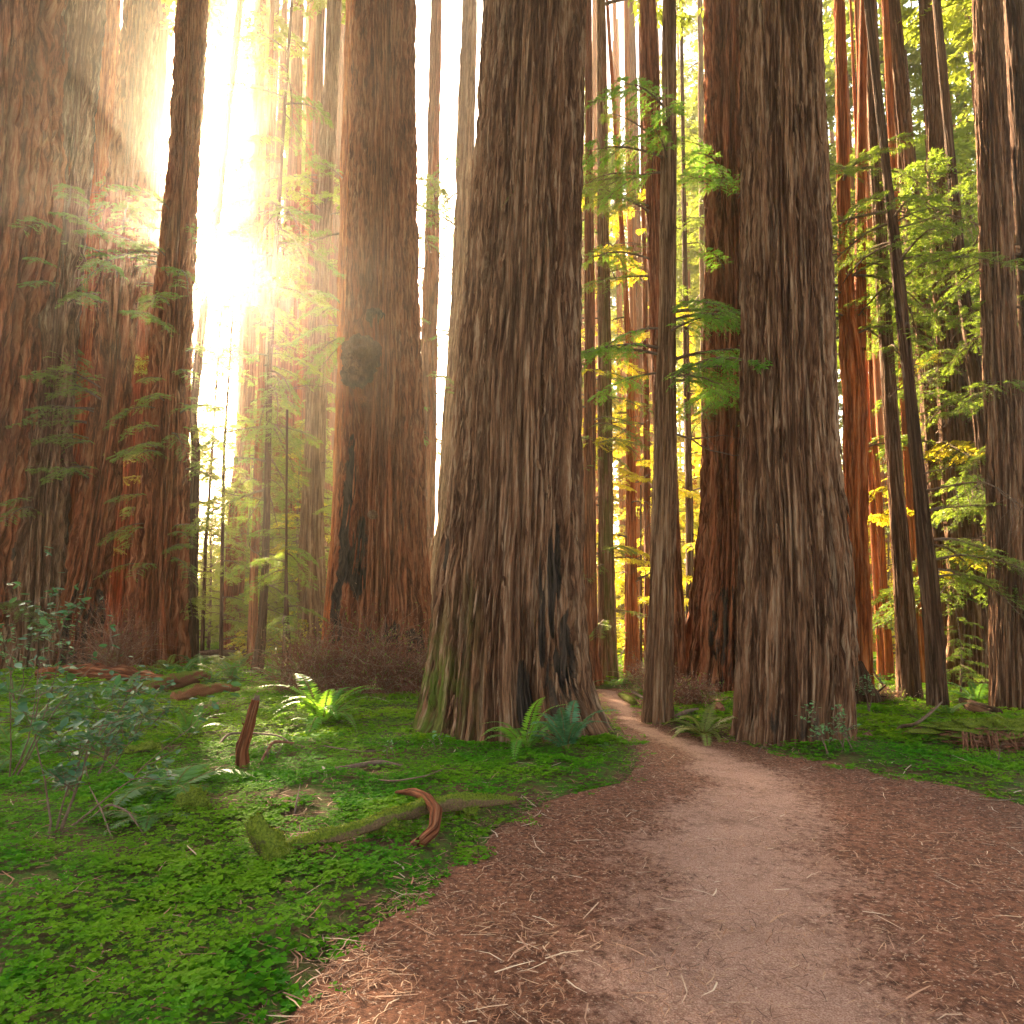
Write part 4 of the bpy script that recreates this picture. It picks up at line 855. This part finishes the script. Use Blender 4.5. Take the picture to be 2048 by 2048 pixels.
for k, (px, py, s, lab) in enumerate(((385,1620,(.13,.1,.12),'green mossy stone-like lump in the sorrel left of the thick stub'),(285,1508,(.22,.16,.10),'low mossy hummock beside the wide lacy fern'),(935,1632,(.10,.08,.09),'round moss pad growing on the long branch'),(770,1668,(.14,.10,.08),'moss cushion hugging the middle of the long branch'))):
    x, y = gh(px, py); lm_ = lump(90+k, *s, MOSS, .5, 2.5); ml = thing('moss_lump', lab, 'moss', (x, y, gz(x, y)+.02), me=lm_, rot=(0,0,k)); VV = np.zeros(len(lm_.vertices)*3); lm_.vertices.foreach_get('co', VV); fuzz(ml, VV.reshape(-1,3), k, 2500)
logw('fallen_log', 'long rotten red fallen log lying before the left giants', [G3(70,1360,.10), G3(150,1360,.18), G3(240,1364,.16), G3(345,1370,.08)], [.16,.22,.20,.10], BK['red'], 'log', 32, 90, .5, 9)
logw('rotten_log', 'moss-topped rotten log behind the sunlit patch, upper of two', [G3(255,1392,.06), G3(330,1382,.16), G3(400,1368,.2), G3(420,1366,.1)], [.08,.16,.15,.08], moss_wood('rot_a', (.2,.08,.05), .66), 'log', 26, 70, .4, 10)
logw('rotten_log', 'reddish mossy rotten log behind the sunlit patch, lower of two', [G3(345,1402,.05), G3(400,1396,.12), G3(450,1390,.12), G3(478,1386,.05)], [.1,.15,.13,.07], moss_wood('rot_b', (.26,.10,.05), .70), 'log', 26, 60, .4, 11)
logw('thin_log', 'pale thin log on the far side of the fern band, catching light', [G3(365,1322,.2), G3(430,1321,.3), G3(505,1321,.25)], [.10,.12,.10], WOOD, 'log', 14, 30, .2, 12)
TW = [('arched branch arcing over the moss behind the broken post', [G3(430,1500,.0), G3(455,1487,.13), G3(500,1485,.12), G3(560,1487,.10), G3(605,1505,.0)], [.012,.016,.015,.01,.004]),
 ('twisted reddish root piece right of the broken post', [G3(520,1530,.02), G3(545,1500,.10), G3(590,1496,.06)], [.012,.022,.01]),
 ('thin crooked twig lying across the lit sorrel left of the central giant', [G3(640,1495,.03), G3(680,1510,.07), G3(725,1514,.06), G3(770,1508,.04)], [.005,.009,.008,.004]),
 ('long rotten stick half sunk in sorrel, left of the mossy hump', [G3(600,1556,.02), G3(690,1545,.05), G3(760,1535,.06), G3(822,1540,.02)], [.018,.02,.028,.012]),
 ('thin twig slanting above the brown litter seam before the central giant', [G3(735,1562,.02), G3(790,1585,.10), G3(850,1580,.12), G3(895,1545,.05)], [.005,.008,.007,.003]),
 ('curved bare twig arcing over the sorrel at the lower left', [G3(165,1655,.02), G3(215,1640,.12), G3(255,1650,.10), G3(292,1675,.0)], [.005,.008,.007,.004]),
 ('straight thin twig leaning over the sorrel by the dark shrub', [G3(225,1680,.0), G3(200,1645,.10), G3(175,1612,.16)], [.006,.006,.003]),
 ('small dark forked twig standing up left of the thick stub', [G3(588,1630,.0), G3(594,1618,.08), G3(600,1600,.14)], [.008,.007,.002]),
 ('bent branch rising to the foot of the dark crossing trunk', [G3(1788,1478,.02), G3(1800,1462,.06), wp(1830,1450,gh(1840,1468)[1]), wp(1862,1425,gh(1840,1468)[1]), wp(1886,1402,gh(1840,1468)[1])], [.02,.024,.022,.018,.01]),
 ('reddish forked root on the moss under the bent branch', [G3(1792,1475,.03), G3(1820,1474,.06), G3(1842,1470,.08), G3(1850,1482,.0)], [.018,.03,.035,.012]),
 ('slim rod of dead wood leaning right of the massive trunk', [G3(1785,1394,.0), wp(1762,1365,gh(1785,1394)[1]), wp(1745,1340,gh(1785,1394)[1])], [.03,.03,.02]),
 ('thin twig lying on the path-side litter by the massive trunk', [G3(1515,1510,.02), G3(1525,1500,.05), G3(1535,1502,.03)], [.005,.006,.003]),
 ('curved pale twig on the right-hand moss', [G3(1955,1600,.01), G3(2000,1608,.03), G3(2040,1604,.03)], [.005,.006,.003])]
for k, (lab, pts, r) in enumerate(TW): logw('fallen_branch', lab, pts, r, (REDWOOD if 'red' in lab else WOOD), 'branch', 8, 30, .2, 20+k)
y_ = gh(1742,1408)[1]
logw('snag', 'charred black broken snag leaning left beside the massive trunk', [wp(1745,1412,y_), wp(1738,1385,y_), wp(1728,1350,y_), wp(1716,1322,y_)], [.16,.12,.09,.05], BK['dark'], 'snag', 18, 40, .4, 40, stub=((.25,(.9,0,.5),.35,.03),(.2,(-.8,-.2,.3),.35,.03),(.3,(.9,-.2,-.2),.3,.02)))
logw('charred_log', 'black charred log sloping down before the columnar redwood', [G3(1995,1436,.02), G3(1960,1430,.08), G3(1922,1418,.16)], [.12,.12,.05], BK['dark'], 'log', 18, 30, .3, 41)
logw('short_log', 'short mossy log lying at the right edge of the path bend', [G3(1240,1394,.05), G3(1255,1402,.06), G3(1270,1412,.04)], [.05,.06,.05], MOSSY, 'log', 16, 24, .2, 42)
logw('cut_pole', 'thin grey pole lying toward the path-edge column', [G3(1264,1388,.06), G3(1278,1396,.06), G3(1291,1404,.05)], [.03,.03,.03], WOOD, 'log', 10, 14, .1, 43)
logw('wood_chunk', 'pale broken chunk of wood on the moss behind the yellow-green fern', [G3(1428,1428,.03), G3(1436,1424,.1), G3(1446,1430,.08)], [.03,.07,.04], REDWOOD, 'wood chunk', 12, 20, .3, 44)
logw('wood_chunk', 'dark broken branch lying just right of the path-edge column', [G3(1348,1440,.04), G3(1372,1434,.08), G3(1398,1424,.05)], [.03,.035,.02], WOOD, 'wood chunk', 12, 20, .3, 45)
logw('wood_chip', 'upright pale splinter of wood poking out of the sorrel', [G3(652,1556,.0), G3(649,1552,.06), wp(644,1532,gh(650,1552)[1])], [.018,.016,.006], LITTER_PALE, 'wood chip', 8, 12, .2, 46)
logw('wood_chip', 'reddish bark slab on the moss right of the massive trunk', [G3(1725,1478,.02), G3(1737,1476,.04), G3(1750,1480,.02)], [.02,.04,.015], REDWOOD, 'wood chip', 10, 16, .3, 47)
# root mound at the right edge: crest of moss over hanging roots
x, y = gh(1992, 1492); rt = thing('root_mound', 'mossy mound with dark hollow and hanging reddish roots at the right border', 'root mound', (x, y, gz(x,y)))
obj('moss_cap', lump(120, .85, .42, .15, MOSS, .6, 4.5, 90, 44), rt, (.30, .30, .10))
obj('soil_core', lump(121, .70, .28, .13, REDWOOD, .8, 5, 80, 40), rt, (.25, .12, .02))
cm_ = rt.children[0].data if len(rt.children) else lump(120, .85, .42, .15, MOSS, .6, 4.5, 90, 44)
VV = np.zeros(len(cm_.vertices)*3); cm_.vertices.foreach_get('co', VV); fuzz(rt, VV.reshape(-1,3)+np.array([.30,.30,.10]), 77, 9000, .03)
r2 = np.random.default_rng(5); b = MB()
for i in range(110):
    a = r2.uniform(-.5, 1.1); u = np.linspace(0,1,7)[:,None]; p = np.array([a, -.16+r2.uniform(-.05,.1), .16+r2.uniform(-.04,.03)])
    Q = p + u*np.array([r2.normal(-.04,.06), -r2.uniform(.02,.14), 0]) + np.array([0,0,-1])*(u**1.4)*r2.uniform(.12,.24); b.add(*tube(Q, r2.uniform(.004,.011)*(1-.5*u[:,0]), 4, False), 0)
o = obj('hanging_roots', b.mesh('hanging_roots', [REDWOOD]), rt); o['kind'] = 'stuff'

# ------------------------------------------------------------------ ground cover
def cover(name, n, xr, dr, size, label_kind, mat, seed, dens_off=0.0, hgt=(.02,.065), pw=1.0):
    r2 = np.random.default_rng(seed); D = dr[0]+(dr[1]-dr[0])*r2.uniform(0,1,n)**pw; px = r2.uniform(*xr, n); x = (px-1024)/F*D; y = D
    s = sdf(x, y); nn = pn(x*.9, y*.9, 0, 31)+.5*pn(x*3, y*3, 0, 32); fray = pn(x*2.5, y*2.5, 0, 33)
    keep = (s > -.10+.38*fray) & (nn > -.5+dens_off) & ~((s < .25) & (r2.random(n) < .5))
    for T in TRUNKS.values():
        keep &= ((x-T['bx'])**2+(y-T['Y'])**2) > (T['r'](.1)*1.06)**2
    # bare litter seams seen in the photograph
    seam = lambda a, b, w: np.hypot(*(np.stack([x, y])-(np.array(a)[:,None]+np.clip(((x-a[0])*(b[0]-a[0])+(y-a[1])*(b[1]-a[1]))/((b[0]-a[0])**2+(b[1]-a[1])**2),0,1)*(np.array(b)-np.array(a))[:,None]))) > w*(1+1.2*fray)
    keep &= seam(gp(860,1588), gp(1010,1598), .10) | (r2.random(n) < .2)
    keep &= seam(gp(440,1530), gp(620,1550), .05) | (r2.random(n) < .5)
    keep &= seam(gp(1640,1500), gp(1800,1500), .06) | (r2.random(n) < .4)
    x, y = x[keep], y[keep]; n = len(x); h = r2.uniform(*hgt, n)*(1+.8*pn(x*2, y*2, 0, 35)); z = ground_z(x, y)+h*np.clip(s[keep]*3+.3, .3, 1)
    a0 = r2.uniform(0, 6.28, n); tilt = np.stack([r2.normal(0,.28,n), r2.normal(0,.28,n), np.ones(n)], 1); sz = size*r2.uniform(.5,1.5,n)*(1+.9*pn(x*1.3, y*1.3, 0, 37))
    Vs, off = [], 0
    for k in range(3):
        a = a0 + k*2.094; d = np.stack([np.cos(a), np.sin(a), r2.uniform(-.25,.05,n)], 1)
        V, Fq = rhombi(np.stack([x,y,z],1), d, tilt, sz, sz*1.05, .12, .62); Vs.append(V)
    V = np.vstack(Vs); Fq = np.arange(len(V)).reshape(-1,4)
    o = obj(name, mesh(name, V, Fq, [mat], smooth=False)); o['kind'] = 'stuff'; o['label'] = label_kind; return n
cover('sorrel', 62000, (-80,2130), (2.2,9.0), .025, 'clover-like redwood sorrel carpeting the forest floor', LM['sorrel'], 1, pw=.75)
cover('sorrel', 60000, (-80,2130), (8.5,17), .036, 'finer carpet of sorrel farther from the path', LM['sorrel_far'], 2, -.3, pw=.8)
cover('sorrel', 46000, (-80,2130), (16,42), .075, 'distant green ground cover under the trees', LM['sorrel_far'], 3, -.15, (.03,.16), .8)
# litter of needles and twigs
def litter(name, n, mat, lmin, lmax, w, seed, where, dr=(2.0,16), label='', pw=1.0, xr=(-60,2120)):
    r2 = np.random.default_rng(seed); D = dr[0]+(dr[1]-dr[0])*r2.uniform(0,1,n)**pw; px = r2.uniform(*xr, n); x = (px-1024)/F*D; y = D; s = sdf(x, y)
    keep = where(s, x, y, r2); x, y, s = x[keep], y[keep], s[keep]; n = len(x)
    zp = np.where(s < 0, .0+.006, ground_z(x, y)+.012); a = r2.uniform(0, 6.28, n); l = r2.uniform(lmin, lmax, n)**1.0
    d = np.stack([np.cos(a), np.sin(a), r2.normal(0,.12,n)], 1); c = np.stack([x, y, zp], 1)+np.array([0,0,1])*r2.uniform(0,.012,n)[:,None]
    b = d + r2.normal(0,.28,(n,3))*np.array([1,1,.3]); e1 = c+d*l[:,None]*.5; e2 = e1+unit(b)*l[:,None]*.5
    sd1 = unit(np.cross(d, [0,0,1.]))*w*r2.uniform(.6,1.4,n)[:,None]; up = np.array([0,0,1])*w*.9
    V = np.stack([c, e1+sd1, e2, e1-sd1, c+up, e1+up*1.4, e2+up*.5, e1+up*1.4+sd1*.2], 1)
    V = np.stack([c+sd1, e1+sd1+up*.5, e1-sd1+up*.5, c-sd1, e2+sd1*.5, e2-sd1*.5], 1).reshape(-1,3); q = np.arange(n)[:,None]*6
    Fq = np.concatenate([q+np.array([0,1,2,3]), q+np.array([1,4,5,2])], 0)
    o = obj(name, mesh(name, V, Fq, [mat], smooth=False)); o['kind'] = 'stuff'; o['label'] = label
edge = lambda s, x, y, r: (s < .12) & (pn(x*1.8, y*1.8, 0, 44)+.5*pn(x*6, y*6, 0, 45) > r.uniform(-.45,.25,len(s))) & (r.random(len(s)) < np.clip(.22+.95*np.exp(-np.abs(s+.1)/.9), 0, 1)*np.clip(1.2-0*y, 0, 1))
litter('litter', 90000, LITTER, .02, .10, .0022, 1, edge, (2.0,13), 'brown needle litter strewn over the path', .9, (500,2120))
litter('litter', 2600, LITTER_PALE, .05, .22, .0036, 2, edge, (2.0,12), 'pale broken twigs scattered on the path', .9, (500,2120))
litter('litter', 14000, LITTER, .03, .14, .004, 3, lambda s, x, y, r: (s > .0), (2.2,20), 'fallen twigs lying among the sorrel', .9)
litter('litter', 1200, LITTER_PALE, .08, .30, .005, 4, lambda s, x, y, r: (s > .0), (3,20), 'pale sticks lying among the sorrel', .9)
TB_ = np.array([(T['bx'], T['Y'], T['r'](.1)) for T in TRUNKS.values()])
def near_trunk(s, x, y, r):
    d = np.full(len(x), 9.0)
    for a, b, c in TB_: d = np.minimum(d, (np.hypot(x-a, y-b)-c)/max(.25, c*.5))
    return (d < 1) & (r.random(len(x)) < 1-np.clip(d, 0, 1))
litter('litter', 160000, LITTER, .03, .12, .004, 8, near_trunk, (6,30), 'duff of needles and bark shed round the trunk feet', .9)
# unseen trees of the same grove, added around the viewpoint to block flat skylight
for k, (x, y, s_) in enumerate(((-9,1,1.6),(-13,8,2.0),(-6,-9,2.2),(1,-12,1.8),(7,-7,2.4),(10,2,1.8),(12,7,1.5),(-14,-6,1.9),(15,-3,2.2),(-2,-20,2.0),(9,-16,2.0),(-11,-17,1.8),(17,9,1.4))):
    far_tree(x, y, s_, 14+(k*37 % 7), 26, 1.4, 'unseen redwood behind the path viewpoint, '+('leftward' if x < -3 else 'rightward' if x > 3 else 'central')+(' abreast of the path' if y > -4 else ' farther back')+(', thick' if s_ > 1.9 else ', slimmer'), 'unseen redwoods behind the viewpoint')
# ------------------------------------------------------------------ haze
HM, t = newmat('haze'); pv = N(t, 'ShaderNodeVolumePrincipled'); pv.inputs['Color'].default_value = (1,.90,.76,1); pv.inputs['Density'].default_value = HAZE_DENSITY; pv.inputs['Anisotropy'].default_value = HAZE_G
ho = t.nodes.new('ShaderNodeOutputMaterial'); t.links.new(pv.outputs[0], ho.inputs['Volume'])
x0, x1, y0, y1, z0, z1 = -165, 165, -65, 270, -3, 66
V = np.array([[x, y, z] for x in (x0,x1) for y in (y0,y1) for z in (z0,z1)], float)
o = obj('haze', mesh('haze', V, np.array([[0,1,3,2],[4,6,7,5],[0,4,5,1],[2,3,7,6],[0,2,6,4],[1,5,7,3]]), [HM], smooth=False)); o['kind'] = 'stuff'
